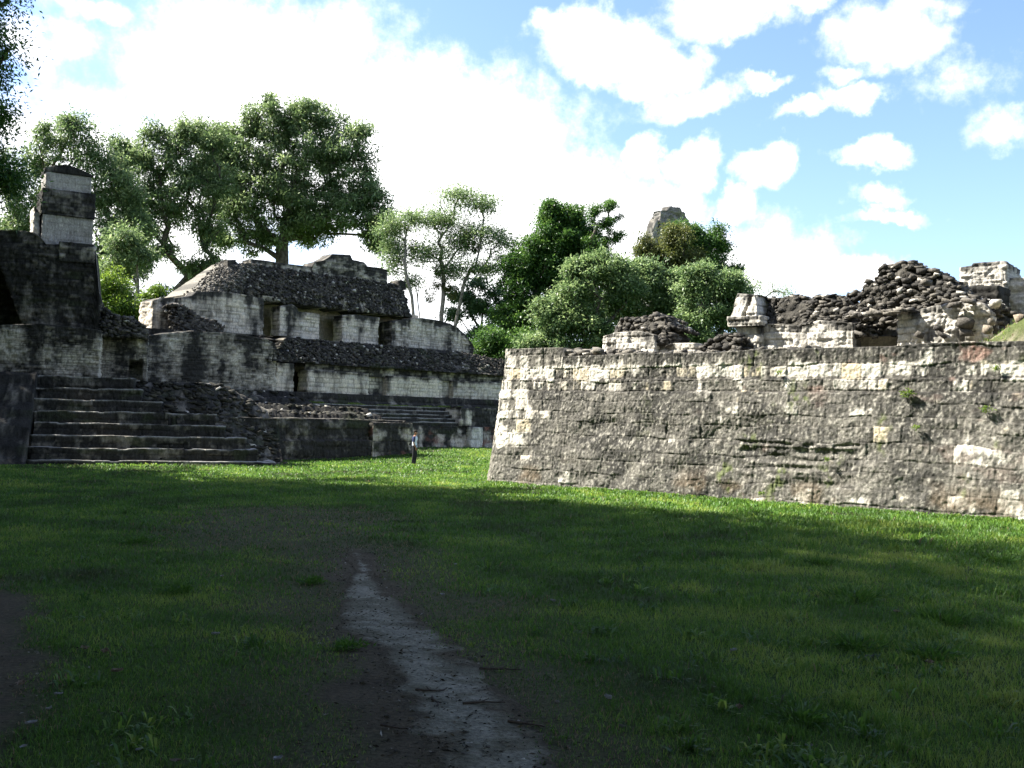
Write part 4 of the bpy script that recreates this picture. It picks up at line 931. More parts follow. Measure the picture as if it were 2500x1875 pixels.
# ================================================================ TREES
def tree(name, label, base, fork, lobes, ncl, nleaf, leaf, clr, mat, seed, bark=BARK, r_tip=.022, lw=.36, flat=.7, group=None, shell=.55, stems=1, jit=.35, droop=.15, tpow=.5, extra=None):
    r = np.random.RandomState(seed)
    base = np.array(base, float); fork = np.array(fork, float)
    root = thing(name, label, 'tree', tuple(base), group)
    nodes = [base]; par = [-1]; plen = [0.]
    forks_ = np.atleast_2d(fork); fork = forks_[0]; stems = max(stems, len(forks_))
    for sN in range(stems):
        st = base + (r.normal(0, .4, 3)*(1, 1, 0) if sN else 0); end = forks_[sN] if len(forks_) > 1 else fork + (r.normal(0, 1.6, 3)*(1, 1, .6) if sN else 0)
        prev = 0; k = max(3, int(np.linalg.norm(end-base)/1.2))
        for i in range(1, k+1):
            p = st + (end-st)*i/k + r.normal(0, .07, 3)*(1, 1, 0); nodes.append(p); par.append(prev); plen.append(plen[prev] + 1.2); prev = len(nodes)-1
    lob = np.array(lobes, float); vol = lob[:, 3]*lob[:, 4]*lob[:, 5]
    L = lob[r.choice(len(lob), ncl, p=vol**.5/np.sum(vol**.5))]
    u = r.normal(0, 1, (ncl, 3)); u /= np.linalg.norm(u, axis=1)[:, None]
    rad = shell + (1-shell)*r.rand(ncl)**.6; rad = np.where(r.rand(ncl) < .25, rad*r.rand(ncl), rad*r.uniform(.72, 1.22, ncl))
    cen = L[:, :3] + u*rad[:, None]*L[:, 3:6]
    cen = cen[np.argsort(np.linalg.norm(cen-fork, axis=1))]
    low = np.array([n_[2] < base[2] + .7*(forks_[:, 2].min()-base[2]) for n_ in nodes]); first = len(nodes)
    tips = []
    for c_ in cen:
        N_ = np.array(nodes); pl = np.array(plen); d = np.linalg.norm(N_-c_, axis=1)
        cost = d + .30*pl + np.where(N_[:, 2] > c_[2]+.3, 2*(N_[:, 2]-c_[2]), 0); cost[:first] += 7*low
        j = int(np.argmin(cost)); k = max(1, int(d[j]/1.1)); p0 = nodes[j]; prev = j
        for i in range(1, k+1):
            f = i/k; p = p0 + (c_-p0)*f + np.array([0, 0, .10*d[j]*math.sin(math.pi*f)*.8]) + (r.normal(0, jit*.4, 3) if i < k else 0)
            nodes.append(p); par.append(prev); plen.append(plen[prev] + d[j]/k); prev = len(nodes)-1
        tips.append(prev)
    nodes = np.array(nodes); par = np.array(par); cnt = np.zeros(len(nodes))
    for t_ in tips: cnt[t_] += 1
    for i in range(len(nodes)-1, 0, -1): cnt[par[i]] += cnt[i]
    rad = r_tip*np.maximum(cnt, .6)**tpow
    rad[0] *= 1.25
    i = np.arange(1, len(nodes)); acc = Acc()
    ra = np.minimum(rad[par[i]], rad[i]*1.5)
    tubes(acc, nodes[par[i]], nodes[i], ra, rad[i], 7)
    acc.build('trunk', bark, root, True)
    # foliage
    n = ncl*nleaf; ci = np.repeat(np.arange(ncl), nleaf)
    u = r.normal(0, 1, (n, 3)); u /= np.linalg.norm(u, axis=1)[:, None]
    cs = clr*r.uniform(.6, 1.3, ncl)[ci]
    off_ = u*(cs*r.rand(n)**.45*np.where(r.rand(n) < .25, 1.75, 1.))[:, None]*np.array([1, 1, flat])
    P = cen[ci] + off_
    D = u*.8 + r.normal(0, .6, (n, 3)); D[:, 2] -= droop; D /= np.linalg.norm(D, axis=1)[:, None]
    V, Qd = leaf_quads(P, D, leaf*r.uniform(.6, 1.3, n), leaf*lw*r.uniform(.7, 1.3, n), r)
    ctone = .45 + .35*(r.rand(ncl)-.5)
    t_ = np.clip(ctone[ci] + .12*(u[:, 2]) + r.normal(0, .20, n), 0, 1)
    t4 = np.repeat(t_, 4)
    mk('crown', V, [Qd], mat, root, np.stack([t4]*3, -1))
    if extra: extra(root, r)
    return root
def lobes_px(L, Y):
    """crown lobes measured as (x, y, half width, half height, depth offset)"""
    out = []
    for q in L:
        px, py, rx, ry = q[:4]; dy = q[4] if len(q) > 4 else 0
        p = at(px, py, Y+dy); s_ = (Y+dy)/FPX
        out.append((*p, rx*s_, rx*s_*.9, ry*s_))
    return out
def base_px(px, Y): p = at(px, 900, Y); return (p[0], p[1], -.2)

Y1 = 86.
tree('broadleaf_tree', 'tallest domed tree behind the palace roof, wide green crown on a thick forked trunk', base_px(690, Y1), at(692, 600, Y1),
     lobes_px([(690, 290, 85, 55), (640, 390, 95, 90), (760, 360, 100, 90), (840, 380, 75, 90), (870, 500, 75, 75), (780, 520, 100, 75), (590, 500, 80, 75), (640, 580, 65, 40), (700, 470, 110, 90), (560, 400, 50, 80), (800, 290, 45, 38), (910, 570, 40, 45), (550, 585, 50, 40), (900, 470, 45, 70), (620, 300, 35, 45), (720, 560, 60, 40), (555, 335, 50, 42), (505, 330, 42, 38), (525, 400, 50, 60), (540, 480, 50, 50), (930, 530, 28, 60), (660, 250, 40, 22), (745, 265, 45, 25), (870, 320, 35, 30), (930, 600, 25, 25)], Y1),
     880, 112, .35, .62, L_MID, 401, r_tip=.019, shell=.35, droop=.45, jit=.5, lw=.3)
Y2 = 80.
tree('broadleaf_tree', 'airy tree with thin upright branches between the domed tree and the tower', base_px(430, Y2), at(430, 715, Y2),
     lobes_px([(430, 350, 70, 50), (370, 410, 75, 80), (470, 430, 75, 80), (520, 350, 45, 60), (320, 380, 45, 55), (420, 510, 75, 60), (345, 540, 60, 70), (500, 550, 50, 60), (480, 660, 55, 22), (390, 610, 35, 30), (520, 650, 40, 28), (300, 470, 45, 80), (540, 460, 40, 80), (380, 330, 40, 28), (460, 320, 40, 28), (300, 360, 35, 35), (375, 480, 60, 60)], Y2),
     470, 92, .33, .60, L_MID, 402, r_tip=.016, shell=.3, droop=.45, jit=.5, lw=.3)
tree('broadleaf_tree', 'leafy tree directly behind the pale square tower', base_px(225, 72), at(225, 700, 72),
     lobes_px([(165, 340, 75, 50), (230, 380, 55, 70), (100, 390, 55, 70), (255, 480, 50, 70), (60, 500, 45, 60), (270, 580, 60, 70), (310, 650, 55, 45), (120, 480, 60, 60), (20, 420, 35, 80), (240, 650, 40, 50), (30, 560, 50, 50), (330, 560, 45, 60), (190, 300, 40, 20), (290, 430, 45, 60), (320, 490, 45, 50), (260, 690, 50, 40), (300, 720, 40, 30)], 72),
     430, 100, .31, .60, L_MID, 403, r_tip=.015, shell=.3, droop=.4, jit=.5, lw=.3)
tree('broadleaf_tree', 'slim pale stemmed tree in the gap right of the tower', base_px(338, 66), at(337, 700, 66),
     lobes_px([(300, 600, 50, 50), (345, 630, 45, 35), (280, 660, 40, 30)], 66), 50, 150, .26, .65, L_MID, 404, bark=BARK_P, r_tip=.016, droop=.3, stems=1)
tree('bush', 'sunlit bright green bush beyond the gap beside the tower', base_px(285, 62), at(285, 800, 62),
     lobes_px([(270, 710, 45, 45), (260, 770, 45, 40), (310, 770, 50, 40), (350, 800, 50, 50)], 62), 110, 170, .2, .5, L_BRIG, 405, r_tip=.012, stems=2, shell=.3)
tree('bush', 'rounded bright bush against the sky left of the palace', base_px(390, 64), at(390, 790, 64),
     lobes_px([(385, 725, 42, 36), (372, 770, 40, 45), (410, 780, 40, 40)], 64), 60, 170, .2, .5, L_BRIG, 406, r_tip=.012, shell=.3)
# airy tree with pale limbs
def moss(root, r):
    k = [(1068, 690, .45), (1050, 720, .5), (1105, 715, .4), (1070, 660, .3), (1010, 600, .35), (1160, 605, .3), (1140, 565, .75), (1135, 585, .5), (1090, 700, .35)]
    V = []; Qd = []; c = 0; T = []
    for px, py, R in k:
        p = at(px, py, 78.); n = 420
        u = r.normal(0, 1, (n, 3)); u /= np.linalg.norm(u, axis=1)[:, None]
        P = p + u*R*r.rand(n, 1)**.4*np.array([.8, .8, 1.25]); D = u + np.array([0, 0, -.6]); D /= np.linalg.norm(D, axis=1)[:, None]
        v, q = leaf_quads(P, D, r.uniform(.15, .3, n), r.uniform(.03, .06, n), r); V.append(v); Qd.append(q+c); c += len(v); T.append(np.repeat(np.clip(r.normal(.4 if R < .6 else .9, .2, n), 0, 1), 4))
    t = np.concatenate(T); mk('moss_clump', np.concatenate(V), [np.concatenate(Qd)], L_OLIV, root, np.stack([t]*3, -1))
tree('airy_tree', 'thin leaved airy tree with pale spreading limbs and hanging moss, right of the palace', base_px(1066, 78), [at(1085, 650, 78), at(1022, 690, 78), at(1130, 690, 78), at(1062, 720, 79), at(985, 640, 77)],
     lobes_px([(1130, 475, 70, 30), (1180, 505, 45, 35), (1010, 535, 75, 30), (955, 560, 40, 45), (1080, 535, 70, 45), (1180, 570, 70, 35), (1225, 600, 45, 40), (1040, 620, 60, 35), (960, 640, 45, 40), (1120, 600, 60, 35), (1240, 640, 28, 20), (1170, 655, 70, 15), (965, 600, 30, 50), (1000, 690, 30, 25), (1100, 660, 40, 30)], 78),
     560, 56, .24, .95, L_PALE, 410, bark=BARK_P, r_tip=.0105, stems=4, flat=.4, shell=.15, lw=.3, extra=moss, jit=.6)
tree('young_tree', 'young tree with layered blue green foliage at the foot of the airy tree', base_px(1165, 84), at(1165, 850, 84),
     lobes_px([(1170, 690, 35, 20), (1130, 720, 40, 20), (1210, 715, 38, 22), (1160, 750, 55, 22), (1110, 775, 35, 20), (1215, 770, 40, 22), (1170, 815, 60, 30), (1230, 740, 25, 20), (1130, 840, 50, 25)], 84),
     120, 110, .30, .6, leaf_mat('leaf_blue_green', [(.03, .07, .03), (.06, .12, .05), (.12, .2, .08)]), 411, r_tip=.017, flat=.45, shell=.2, jit=.5)
tree('vine_tree', 'very dense dark green vine covered tree right of the airy tree', base_px(1340, 76), at(1340, 800, 76),
     lobes_px([(1345, 535, 35, 35), (1390, 550, 40, 30), (1350, 600, 65, 50), (1420, 585, 45, 45), (1300, 650, 50, 60), (1380, 670, 80, 70), (1440, 640, 45, 60), (1270, 720, 50, 55), (1250, 800, 55, 60), (1330, 780, 90, 70), (1250, 660, 25, 35), (1340, 510, 25, 16), (1400, 520, 20, 15), (1430, 740, 60, 60), (1285, 840, 60, 40)], 76),
     620, 210, .23, .6, L_DARK, 412, r_tip=.022, shell=.5, lw=.42, jit=.5)
tree('vine_tree', 'small tufted branch of foliage rising above the dense vine tree', base_px(1455, 74), at(1455, 600, 74),
     lobes_px([(1450, 520, 14, 24), (1490, 503, 26, 16), (1508, 530, 14, 22), (1480, 545, 22, 14), (1500, 578, 22, 18), (1465, 605, 20, 25), (1440, 600, 18, 25)], 74),
     60, 130, .19, .38, L_DARK, 413, r_tip=.02, shell=.4)
tree('broadleaf_tree', 'grey green leafy tree filling the middle above the left end of the wall', base_px(1420, 68), at(1420, 850, 68),
     lobes_px([(1400, 720, 55, 40), (1465, 670, 50, 35), (1360, 775, 55, 50), (1430, 790, 70, 50), (1510, 720, 50, 55), (1480, 815, 60, 40), (1345, 830, 45, 35), (1300, 845, 45, 28), (1410, 660, 25, 20), (1380, 850, 60, 30), (1395, 650, 18, 24), (1435, 640, 15, 22), (1470, 640, 30, 26), (1325, 750, 22, 22), (1500, 660, 35, 35), (1530, 700, 40, 50)], 68),
     480, 100, .25, .52, L_PALE, 414, r_tip=.014, stems=3, shell=.3, jit=.5, lw=.42)
tree('broadleaf_tree', 'broad grey green tree in the middle in front of the temple', base_px(1590, 70), at(1590, 850, 70),
     lobes_px([(1545, 680, 45, 35), (1605, 700, 55, 45), (1560, 780, 60, 60), (1640, 780, 60, 60), (1510, 750, 40, 50), (1660, 715, 35, 35), (1600, 850, 60, 30), (1690, 850, 45, 35), (1520, 850, 50, 35), (1560, 650, 25, 20), (1590, 660, 20, 22), (1640, 670, 25, 20), (1625, 745, 50, 40)], 70),
     480, 100, .25, .52, L_PALE, 415, r_tip=.014, stems=3, shell=.3, jit=.5, lw=.42)
tree('broadleaf_tree', 'paler spreading tree at the left of the white ruined building', base_px(1735, 66), at(1735, 850, 66),
     lobes_px([(1700, 705, 45, 35), (1755, 700, 45, 35), (1785, 770, 35, 55), (1725, 780, 55, 55), (1775, 685, 30, 25), (1690, 800, 45, 50), (1805, 715, 25, 25), (1740, 850, 60, 30), (1685, 670, 20, 22), (1720, 660, 22, 18), (1795, 690, 20, 22), (1820, 740, 20, 25)], 66),
     300, 140, .22, .48, L_PALE, 416, r_tip=.014, stems=3, shell=.3, jit=.5, lw=.42)
tree('vine_tree', 'olive vine draped tree in front of the temple roof comb', base_px(1650, 90), at(1660, 740, 90),
     lobes_px([(1650, 580, 40, 30), (1620, 640, 45, 45), (1670, 650, 50, 50), (1600, 680, 40, 40), (1700, 690, 40, 30), (1572, 605, 25, 30)], 90),
     240, 190, .26, .62, L_OLIV, 417, r_tip=.022, shell=.4, droop=.8)
tree('broadleaf_tree', 'dark tree with ragged right edge behind the olive vine tree', base_px(1725, 93), at(1720, 740, 93),
     lobes_px([(1690, 565, 30, 20), (1730, 590, 30, 25), (1765, 600, 18, 30), (1740, 650, 40, 35), (1785, 670, 25, 22), (1770, 700, 35, 20), (1700, 610, 35, 35), (1800, 660, 14, 10), (1655, 558, 25, 12), (1755, 570, 12, 18)], 93),
     190, 150, .26, .6, L_DARK, 418, r_tip=.022, shell=.3, jit=.5)
tree('bare_tree', 'sparse almost leafless pale tree above the left part of the white ruin', base_px(1850, 74), at(1850, 790, 74),
     lobes_px([(1850, 690, 55, 28), (1820, 700, 35, 20), (1900, 710, 45, 15)], 74), 46, 34, .16, .5, L_PALE, 419, bark=BARK_P, r_tip=.010, shell=.3)
tree('bare_tree', 'small bare twiggy treetop left of the temple tower', base_px(1550, 120), at(1553, 700, 120),
     lobes_px([(1555, 630, 28, 30), (1540, 650, 22, 25)], 120), 40, 16, .2, .6, L_PALE, 420, bark=BARK_P, r_tip=.02, shell=.3)
tree('broadleaf_tree', 'low dark foliage just behind the left corner of the great wall', base_px(1240, 72), at(1240, 860, 72),
     lobes_px([(1215, 840, 45, 40), (1280, 830, 50, 35), (1180, 850, 40, 30), (1250, 880, 60, 30)], 72), 70, 240, .22, .7, L_DARK, 421, r_tip=.02)

# near dark tree whose branch tips hang in at the top left
tree('dark_tree', 'near dark tree whose leafy branch tips hang in at the top left corner', (-25., 34., -.1), (-23.5, 34, 9.),
     [(-22.5, 34, 18.5, 5.5, 6, 5.0), (-24, 36, 22, 5.5, 6, 5), (-18.0, 34, 17.2, 1.2, 1.4, 1.2), (-17.9, 34, 14.6, 1.1, 1.2, .7), (-18.1, 34, 11.3, 1.2, 1.5, 1.8), (-25, 31, 13, 6, 7, 6), (-17.6, 34.5, 10, .9, 1.2, 1.3), (-18.3, 34, 16, 1.0, 1.2, 2.5), (-18, 34, 12, 1.2, 1.2, 3)],
     330, 330, .17, .8, L_DARK, 430, r_tip=.05, shell=.4)
# out-of-frame forest: left trees shade the lawn, canopy overhead added to darken foreground
def forest():
    r = np.random.RandomState(71); acc = Acc(); V = []; Qd = []; T = []; c = 0
    trees_ = [(-26, 26, 26, 7), (-24, 17, 25, 7.5), (-21, 8, 24, 8), (-31, 38, 22, 6.5), (-33, 46, 15, 6), (-18, -1, 22, 8.5), (-35, 28, 28, 8), (-33, 12, 26, 8), (-30, 33, 28, 6),
              (-9, -9, 22, 8), (3, -11, 23, 8.5), (14, -8, 22, 8), (24, -2, 20, 7.5), (-29, 20, 30, 7), (-6, -16, 26, 8), (12, -18, 25, 9), (-34, 3, 25, 8), (-6, 1, 22, 8), (5, -3, 24, 8.5), (-14, 5, 23, 8), (-30, 24, 22, 7), (-27, 31, 24, 6), (-20, 14, 24, 7), (-25.5, 27.5, 34, 7), (-25, 31, 32, 5.5), (-24, 24, 33, 7), (8, 2, 26, 8), (-1, 4, 24, 7), (-31, 16, 34, 7), (-31, 22, 34, 7), (-12, 0, 22, 8), (16, 3, 24, 8), (0, -5, 20, 7), (22, 6, 24, 8), (25, 14, 20, 6), (10, 5, 22, 7), (-8, 6, 22, 7)]
    for (x, y, h, R) in trees_:
        h = min(h*1.32, 44) if y < 33 else h*1.15
        b_ = np.array([x, y, -.2]); f = np.array([x + r.normal(0, .4), y + r.normal(0, .4), h*.45])
        if y > -3 and x > -.6*y-4: b_ = b_ + (0, -8, 0); 
        A = [b_ + (f-b_)*i/6 for i in range(6)]; B = [b_ + (f-b_)*(i+1)/6 for i in range(6)]
        tubes(acc, A, B, np.linspace(.5, .34, 6), np.linspace(.48, .30, 6), 9)
        ncl = int(3.2*R*R)
        u = r.normal(0, 1, (ncl, 3)); u /= np.linalg.norm(u, axis=1)[:, None]
        rr = r.uniform(.35, 1, ncl)[:, None]
        cen = np.array([x, y, h*.56]) + u*rr*np.array([R*.92, R*.92, h*.42])
        m_ = cen[:, 0] < -.56*np.maximum(cen[:, 1], 0) - 2.2
        m_ |= cen[:, 1] < -1.5
        dd = np.hypot(cen[:, 0], cen[:, 1]); m_ |= ((cen[:, 2]-2.3)/dd > .62) & (cen[:, 2] > 9)
        cen = cen[m_]; ncl = len(cen)
        if ncl == 0: continue
        tubes(acc, np.repeat(f[None], ncl, 0)[::3], cen[::3], .12, .03, 5)
        k = 78; ci = np.repeat(np.arange(ncl), k); n = ncl*k
        u = r.normal(0, 1, (n, 3)); u /= np.linalg.norm(u, axis=1)[:, None]
        P = cen[ci] + u*(1.7*r.rand(n)**.5)[:, None]*np.array([1, 1, .7]); D = u + r.normal(0, .5, (n, 3)); D /= np.linalg.norm(D, axis=1)[:, None]
        v, q = leaf_quads(P, D, r.uniform(.45, .8, n), r.uniform(.22, .36, n), r)
        V.append(v); Qd.append(q+c); c += len(v); T.append(np.repeat(np.clip(r.normal(.4, .2, n), 0, 1), 4))
    root = thing('forest', 'tall jungle trees beside the viewer, with unseen canopy added behind, overhead and at right to darken the foreground', 'forest', (-26, 26, 0)); root['kind'] = 'stuff'
    acc.build('trunk', BARK, root, True); t = np.concatenate(T)
    mk('crown', np.concatenate(V), [np.concatenate(Qd)], L_DARK, root, np.stack([t]*3, -1))
forest()

# ================================================================ PERSON
def skin_obj(name, verts, edges, radii, mat, parent, lev=2, loc=(0, 0, 0)):
    me = bpy.data.meshes.new(name); me.from_pydata(verts, edges, []); me.update()
    o = bpy.data.objects.new(name, me); COL.objects.link(o)
    sk = o.modifiers.new('skin', 'SKIN'); sk.use_smooth_shade = True
    me.skin_vertices[0].data.foreach_set('radius', np.array([(a, b) for a, b in radii], np.float32).ravel()) if len(me.skin_vertices) else None
    if not len(me.skin_vertices): return o
    me.skin_vertices[0].data[0].use_root = True
    sb = o.modifiers.new('sub', 'SUBSURF'); sb.levels = lev; sb.render_levels = lev
    dg = bpy.context.evaluated_depsgraph_get(); ev = o.evaluated_get(dg); nm = bpy.data.meshes.new_from_object(ev)
    o.modifiers.clear(); o.data = nm; nm.name = name; nm.materials.clear(); nm.materials.append(mat)
    for p in nm.polygons: p.use_smooth = True
    o.parent = parent
    return o
def person():
    p = ground_hit(1012, 1110); x, y = float(p[0]), float(p[1]); z = float(gz(x, y)); print('person', x, y)
    root = thing('person', 'person in a white and navy t-shirt and dark trousers standing beside the platform corner', 'person', (x, y, z))
    root.rotation_euler = (0, 0, math.radians(-8))
    SK = plain_mat('skin', (.30, .16, .10), (.36, .20, .13), 9, 0, .6); HR = plain_mat('hair', (.012, .01, .009), (.03, .025, .02), 20, .2)
    SH = plain_mat('shirt_cloth', (.55, .62, .72), (.68, .73, .80), 12, .1); NV = plain_mat('navy_cloth', (.02, .03, .08), (.035, .045, .11), 12, .1)
    TR = plain_mat('trouser_cloth', (.012, .013, .018), (.03, .03, .036), 12, .1); BO = plain_mat('shoe', (.02, .016, .012), (.04, .03, .025), 12, .1, .6)
    k = .93
    # faces +x; body continuous from feet to head
    Vb = [(0, 0, .93)]; E = []; Rr = [(.12, .15)]
    def chain(start, pts):
        j = start
        for (a, b, c_, r1, r2) in pts:
            Vb.append((a, b, c_)); Rr.append((r1, r2)); E.append((j, len(Vb)-1)); j = len(Vb)-1
        return j
    ch = chain(0, [(-.01, 0, 1.12, .105, .135), (0, 0, 1.32, .12, .16), (.0, 0, 1.42, .085, .12), (.015, 0, 1.49, .052, .055), (.03, 0, 1.56, .075, .068), (.035, 0, 1.64, .092, .078), (.025, 0, 1.70, .07, .062)])
    for s_ in (1, -1):
        chain(0, [(0, .09*s_, .86, .085, .085), (.02*s_+.01, .10*s_, .50, .058, .058), (-.03+.03*s_, .10*s_, .10, .038, .038), (.02+.03*s_, .105*s_, .05, .035, .04), (.13+.03*s_, .11*s_, .035, .026, .038)])
        e = chain(3, [(0, .17*s_, 1.40, .052, .052), (-.02, .21*s_, 1.12, .040, .040), (.09 if s_ < 0 else .04, .20*s_, .89, .028, .026), (.12 if s_ < 0 else .06, .195*s_, .83, .034, .016)])
        bx, by, bz = Vb[e]
        for f in range(4):
            dx = (f-1.5)*.018; l = (.062, .075, .07, .055)[f]
            chain(e, [(bx+dx, by, bz-.035, .009, .009), (bx+dx*1.3+.006, by-.004*s_, bz-.035-l*.5, .008, .008), (bx+dx*1.3+.018, by-.012*s_, bz-.035-l, .007, .007)])
        chain(e, [(bx+.035, by-.01*s_, bz-.005, .010, .010), (bx+.055, by-.016*s_, bz-.035, .008, .008)])
    skin_obj('body', [(a*k, b*k, c_*k) for a, b, c_ in Vb], E, [(a*k, b*k) for a, b in Rr], SK, root)
    # face details joined to a head piece
    for nm_, p_, s_ in (('nose', (.130, 0, 1.615), .017), ('ear', (.03, .082, 1.62), .02), ('ear', (.03, -.082, 1.62), .02), ('mouth', (.118, 0, 1.575), .013)):
        acc = Acc(); acc.add((ICO_V*s_*np.array([1, .8, 1.4]) + p_)*k, T=ICO_F); acc.build(nm_, SK, None, True).parent = root
    def loft(name, rings, mat, sides=18):
        acc = Acc(); V = []
        for (cx, cy, cz, rx, ry) in rings:
            a = np.arange(sides)/sides*2*math.pi; V.append(np.stack([cx+np.cos(a)*rx, cy+np.sin(a)*ry, np.full(sides, cz)], -1))
        V = np.concatenate(V)*k; i = np.arange(sides); Qd = []
        for j in range(len(rings)-1): Qd.append(np.stack([j*sides+i, j*sides+(i+1) % sides, (j+1)*sides+(i+1) % sides, (j+1)*sides+i], -1))
        acc.add(V, Q=np.concatenate(Qd)); o = acc.build(name, mat, None, True); o.parent = root; return o
    shirt = loft('t_shirt', [(0, 0, .88, .125, .165), (-.01, 0, 1.0, .12, .16), (-.005, 0, 1.15, .122, .158), (0, 0, 1.3, .135, .18), (0, 0, 1.4, .12, .19), (.0, 0, 1.455, .075, .11), (.01, 0, 1.48, .06, .065)], SH)
    nv = loft('navy_back', [(-.025, 0, 1.18, .116, .164), (-.03, 0, 1.3, .124, .184), (-.03, 0, 1.4, .112, .192), (-.02, 0, 1.45, .075, .11)], NV)
    for s_ in (1, -1): loft('sleeve', [(-.01, .205*s_, 1.16, .06, .058), (0, .195*s_, 1.28, .066, .062), (0, .17*s_, 1.40, .066, .064), (0, .13*s_, 1.45, .05, .05)], NV)
    for s_ in (1, -1): loft('trousers', [(-.03+.03*s_, .10*s_, .07, .058, .06), (-.02+.03*s_, .10*s_, .25, .064, .064), (.02*s_+.01, .10*s_, .50, .074, .074), (.01, .095*s_, .75, .092, .088), (0, .085*s_, .9, .112, .098), (0, .05*s_, .98, .118, .12)], TR)
    acc = Acc(); hv = ICO_V.copy(); m = (hv[:, 2] > -.1) | (hv[:, 0] < -.15)
    hv = hv*(.108, .092, .105) + (.018, 0, 1.665); hv[~m] = hv[~m]*.0 + (.02, 0, 1.63); acc.add(hv*k, T=ICO_F); acc.build('hair', HR, None, True).parent = root
    for s_ in (1, -1):
        acc = Acc(); hv = np.sign(ICO_V)*np.abs(ICO_V)**.8*(.135, .05, .045) + (.06+.03*s_, .107*s_, .045); acc.add(hv*k, T=ICO_F); acc.build('shoe', BO, None, True).parent = root
person()

# ================================================================ SKY, SUN, CAMERA
w = bpy.data.worlds.new('World'); S.world = w; w.use_nodes = True
t = w.node_tree; t.nodes.clear(); N = t.nodes.new; L = t.links.new
def sock(x):
    return x
def M(op, a, b=None, c=None, clamp=False):
    n = N('ShaderNodeMath'); n.operation = op; n.use_clamp = clamp
    for i, v in enumerate((a, b, c)):
        if v is None: continue
        if isinstance(v, (int, float)): n.inputs[i].default_value = v
        else: L(v, n.inputs[i])
    return n.outputs[0]
def VM(op, a, b, out=0):
    n = N('ShaderNodeVectorMath'); n.operation = op
    for i, v in enumerate((a, b)):
        if v is None: continue
        if isinstance(v, (tuple, list, np.ndarray)): n.inputs[i].default_value = tuple(float(q) for q in v)
        else: L(v, n.inputs[i])
    return n.outputs['Value'] if op in ('LENGTH', 'DOT_PRODUCT') else n.outputs[0]
tc_ = N('ShaderNodeTexCoord'); dirn = tc_.outputs['Generated']
sky = N('ShaderNodeTexSky'); sky.sky_type = 'NISHITA'; sky.sun_disc = False
sky.sun_elevation = SUN_EL; sky.sun_rotation = math.atan2(SUN_H[0], SUN_H[1]); sky.altitude = 200; sky.air_density = 1.0; sky.dust_density = 1.2; sky.ozone_density = 1.2
def noise(vec, sc, det, rough=.55):
    n = N('ShaderNodeTexNoise'); n.inputs['Scale'].default_value = sc; n.inputs['Detail'].default_value = det; n.inputs['Roughness'].default_value = rough; L(vec, n.inputs['Vector']); return n
n1 = noise(dirn, 5, 5); sub = VM('SUBTRACT', n1.outputs['Color'], (.5, .5, .5)); 
sc_ = N('ShaderNodeVectorMath'); sc_.operation = 'SCALE'; L(sub, sc_.inputs[0]); sc_.inputs['Scale'].default_value = .075
n2 = noise(dirn, 22, 6, .6); sub2 = VM('SUBTRACT', n2.outputs['Color'], (.5, .5, .5))
sc2 = N('ShaderNodeVectorMath'); sc2.operation = 'SCALE'; L(sub2, sc2.inputs[0]); sc2.inputs['Scale'].default_value = .055
wv = VM('ADD', VM('ADD', dirn, sc_.outputs[0]), sc2.outputs[0])
clouds = [(700, 330, 430, 330, 1), (330, 520, 420, 300, 1), (1000, 380, 480, 250, 1), (1150, 600, 480, 300, 1), (1450, 640, 330, 220, 1), (1750, 650, 300, 130, 1), (2050, 670, 230, 45, .9), (-300, 560, 500, 300, 1),
          (1480, 110, 165, 80, 1), (1600, 180, 120, 55, .9), (1370, 60, 60, 35, .6), (1800, 50, 170, 70, .9), (1960, 15, 110, 40, .7), (2140, 130, 130, 80, .75), (2230, 40, 120, 45, .5),
          (1690, 250, 130, 40, .7), (1860, 235, 65, 28, .8), (1695, 400, 85, 62, 1), (1885, 425, 75, 58, 1), (1570, 370, 65, 65, 1), (1440, 500, 200, 120, 1), (1600, 520, 160, 80, 1), (1790, 500, 60, 50, .9),
          (2125, 405, 85, 38, .8), (2130, 492, 80, 26, .6), (2160, 535, 110, 18, .5), (2080, 268, 95, 32, .7), (1960, 308, 95, 24, .6), (2330, 220, 110, 60, .35), (2440, 310, 80, 40, .4), (2050, 215, 60, 25, .5),
          (240, 52, 70, 30, .6), (140, 110, 80, 45, .5), (40, 130, 90, 60, .6), (120, 30, 60, 50, .4), (60, 330, 160, 90, .8)]
field = None
for px, py, rx, ry, k in clouds:
    d = ray(px, py); d = d/np.linalg.norm(d); q = math.hypot(d[0], d[1])
    v = VM('SUBTRACT', wv, d); v = VM('MULTIPLY', v, (FPX/rx, FPX/(rx*1.6), FPX/ry)); l = VM('LENGTH', v, None)
    f = M('MULTIPLY', M('SUBTRACT', 1.15, l), k)
    field = f if field is None else M('SMOOTH_MAX', field, f, .12)
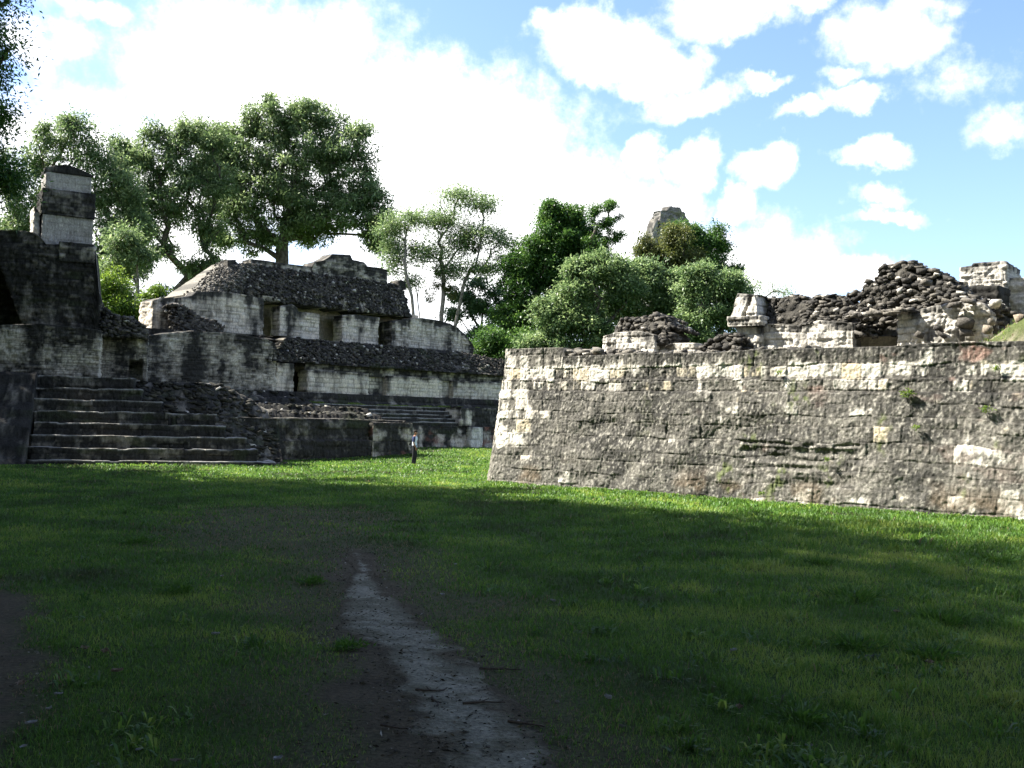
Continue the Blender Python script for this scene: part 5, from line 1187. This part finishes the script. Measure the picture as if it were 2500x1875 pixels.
# clouds elsewhere round the sky
ng = noise(dirn, 2.4, 6); gen = M('MULTIPLY', M('SUBTRACT', ng.outputs[0], .47), 3.0)
sepd = N('ShaderNodeSeparateXYZ'); L(dirn, sepd.inputs[0])
away = M('SUBTRACT', .62, sepd.outputs[1]); away = M('MULTIPLY', away, 4.0, clamp=True)
gen = M('SUBTRACT', gen, M('MULTIPLY', M('SUBTRACT', 1.0, away), 4.0))
field = M('MAXIMUM', field, gen)
n3 = noise(dirn, 34, 5, .65); field = M('ADD', field, M('MULTIPLY', M('SUBTRACT', n3.outputs[0], .5), .85))
mr = N('ShaderNodeMapRange'); mr.interpolation_type = 'SMOOTHSTEP'; L(field, mr.inputs[0]); mr.inputs[1].default_value = .04; mr.inputs[2].default_value = .80; mr.inputs[3].default_value = 0; mr.inputs[4].default_value = 1
skyc = N('ShaderNodeVectorMath'); skyc.operation = 'MULTIPLY'; L(sky.outputs[0], skyc.inputs[0]); skyc.inputs[1].default_value = (.80, .86, 1.03)
mx = N('ShaderNodeMix'); mx.data_type = 'RGBA'; L(mr.outputs[0], mx.inputs[0]); L(skyc.outputs[0], mx.inputs[6])
CLOUD = 7.5
mx.inputs[7].default_value = (CLOUD*1.0, CLOUD*1.0, CLOUD*1.01, 1)
bg = N('ShaderNodeBackground'); L(mx.outputs[2], bg.inputs[0]); bg.inputs[1].default_value = SKY_STRENGTH
wo = N('ShaderNodeOutputWorld'); L(bg.outputs[0], wo.inputs[0])

sd = bpy.data.lights.new('sun', 'SUN'); sd.energy = SUN_STRENGTH; sd.angle = math.radians(.55); sd.color = (1, .955, .87)
so = bpy.data.objects.new('sun', sd); COL.objects.link(so)
sv = Vector((SUN_H[0]*math.cos(SUN_EL), SUN_H[1]*math.cos(SUN_EL), math.sin(SUN_EL)))
so.rotation_euler = sv.to_track_quat('Z', 'Y').to_euler(); so.location = (-30, 0, 40)

cd = bpy.data.cameras.new('camera'); co = bpy.data.objects.new('camera', cd); COL.objects.link(co)
cd.sensor_width = 36; cd.lens = 36*FPX/2500; cd.clip_end = 3000; cd.clip_start = .05
m = Matrix((( _R[0], _U[0], -_F[0], CAM[0]), (_R[1], _U[1], -_F[1], CAM[1]), (_R[2], _U[2], -_F[2], CAM[2]), (0, 0, 0, 1)))
co.matrix_world = m
S.camera = co
S.view_settings.view_transform = 'Standard'; S.view_settings.look = 'None'; S.view_settings.exposure = EXPOSURE; S.view_settings.gamma = 1
S.cycles.use_denoising = True
S.cycles.max_bounces = 6; S.cycles.diffuse_bounces = 3; S.cycles.transmission_bounces = 3; S.cycles.transparent_max_bounces = 4
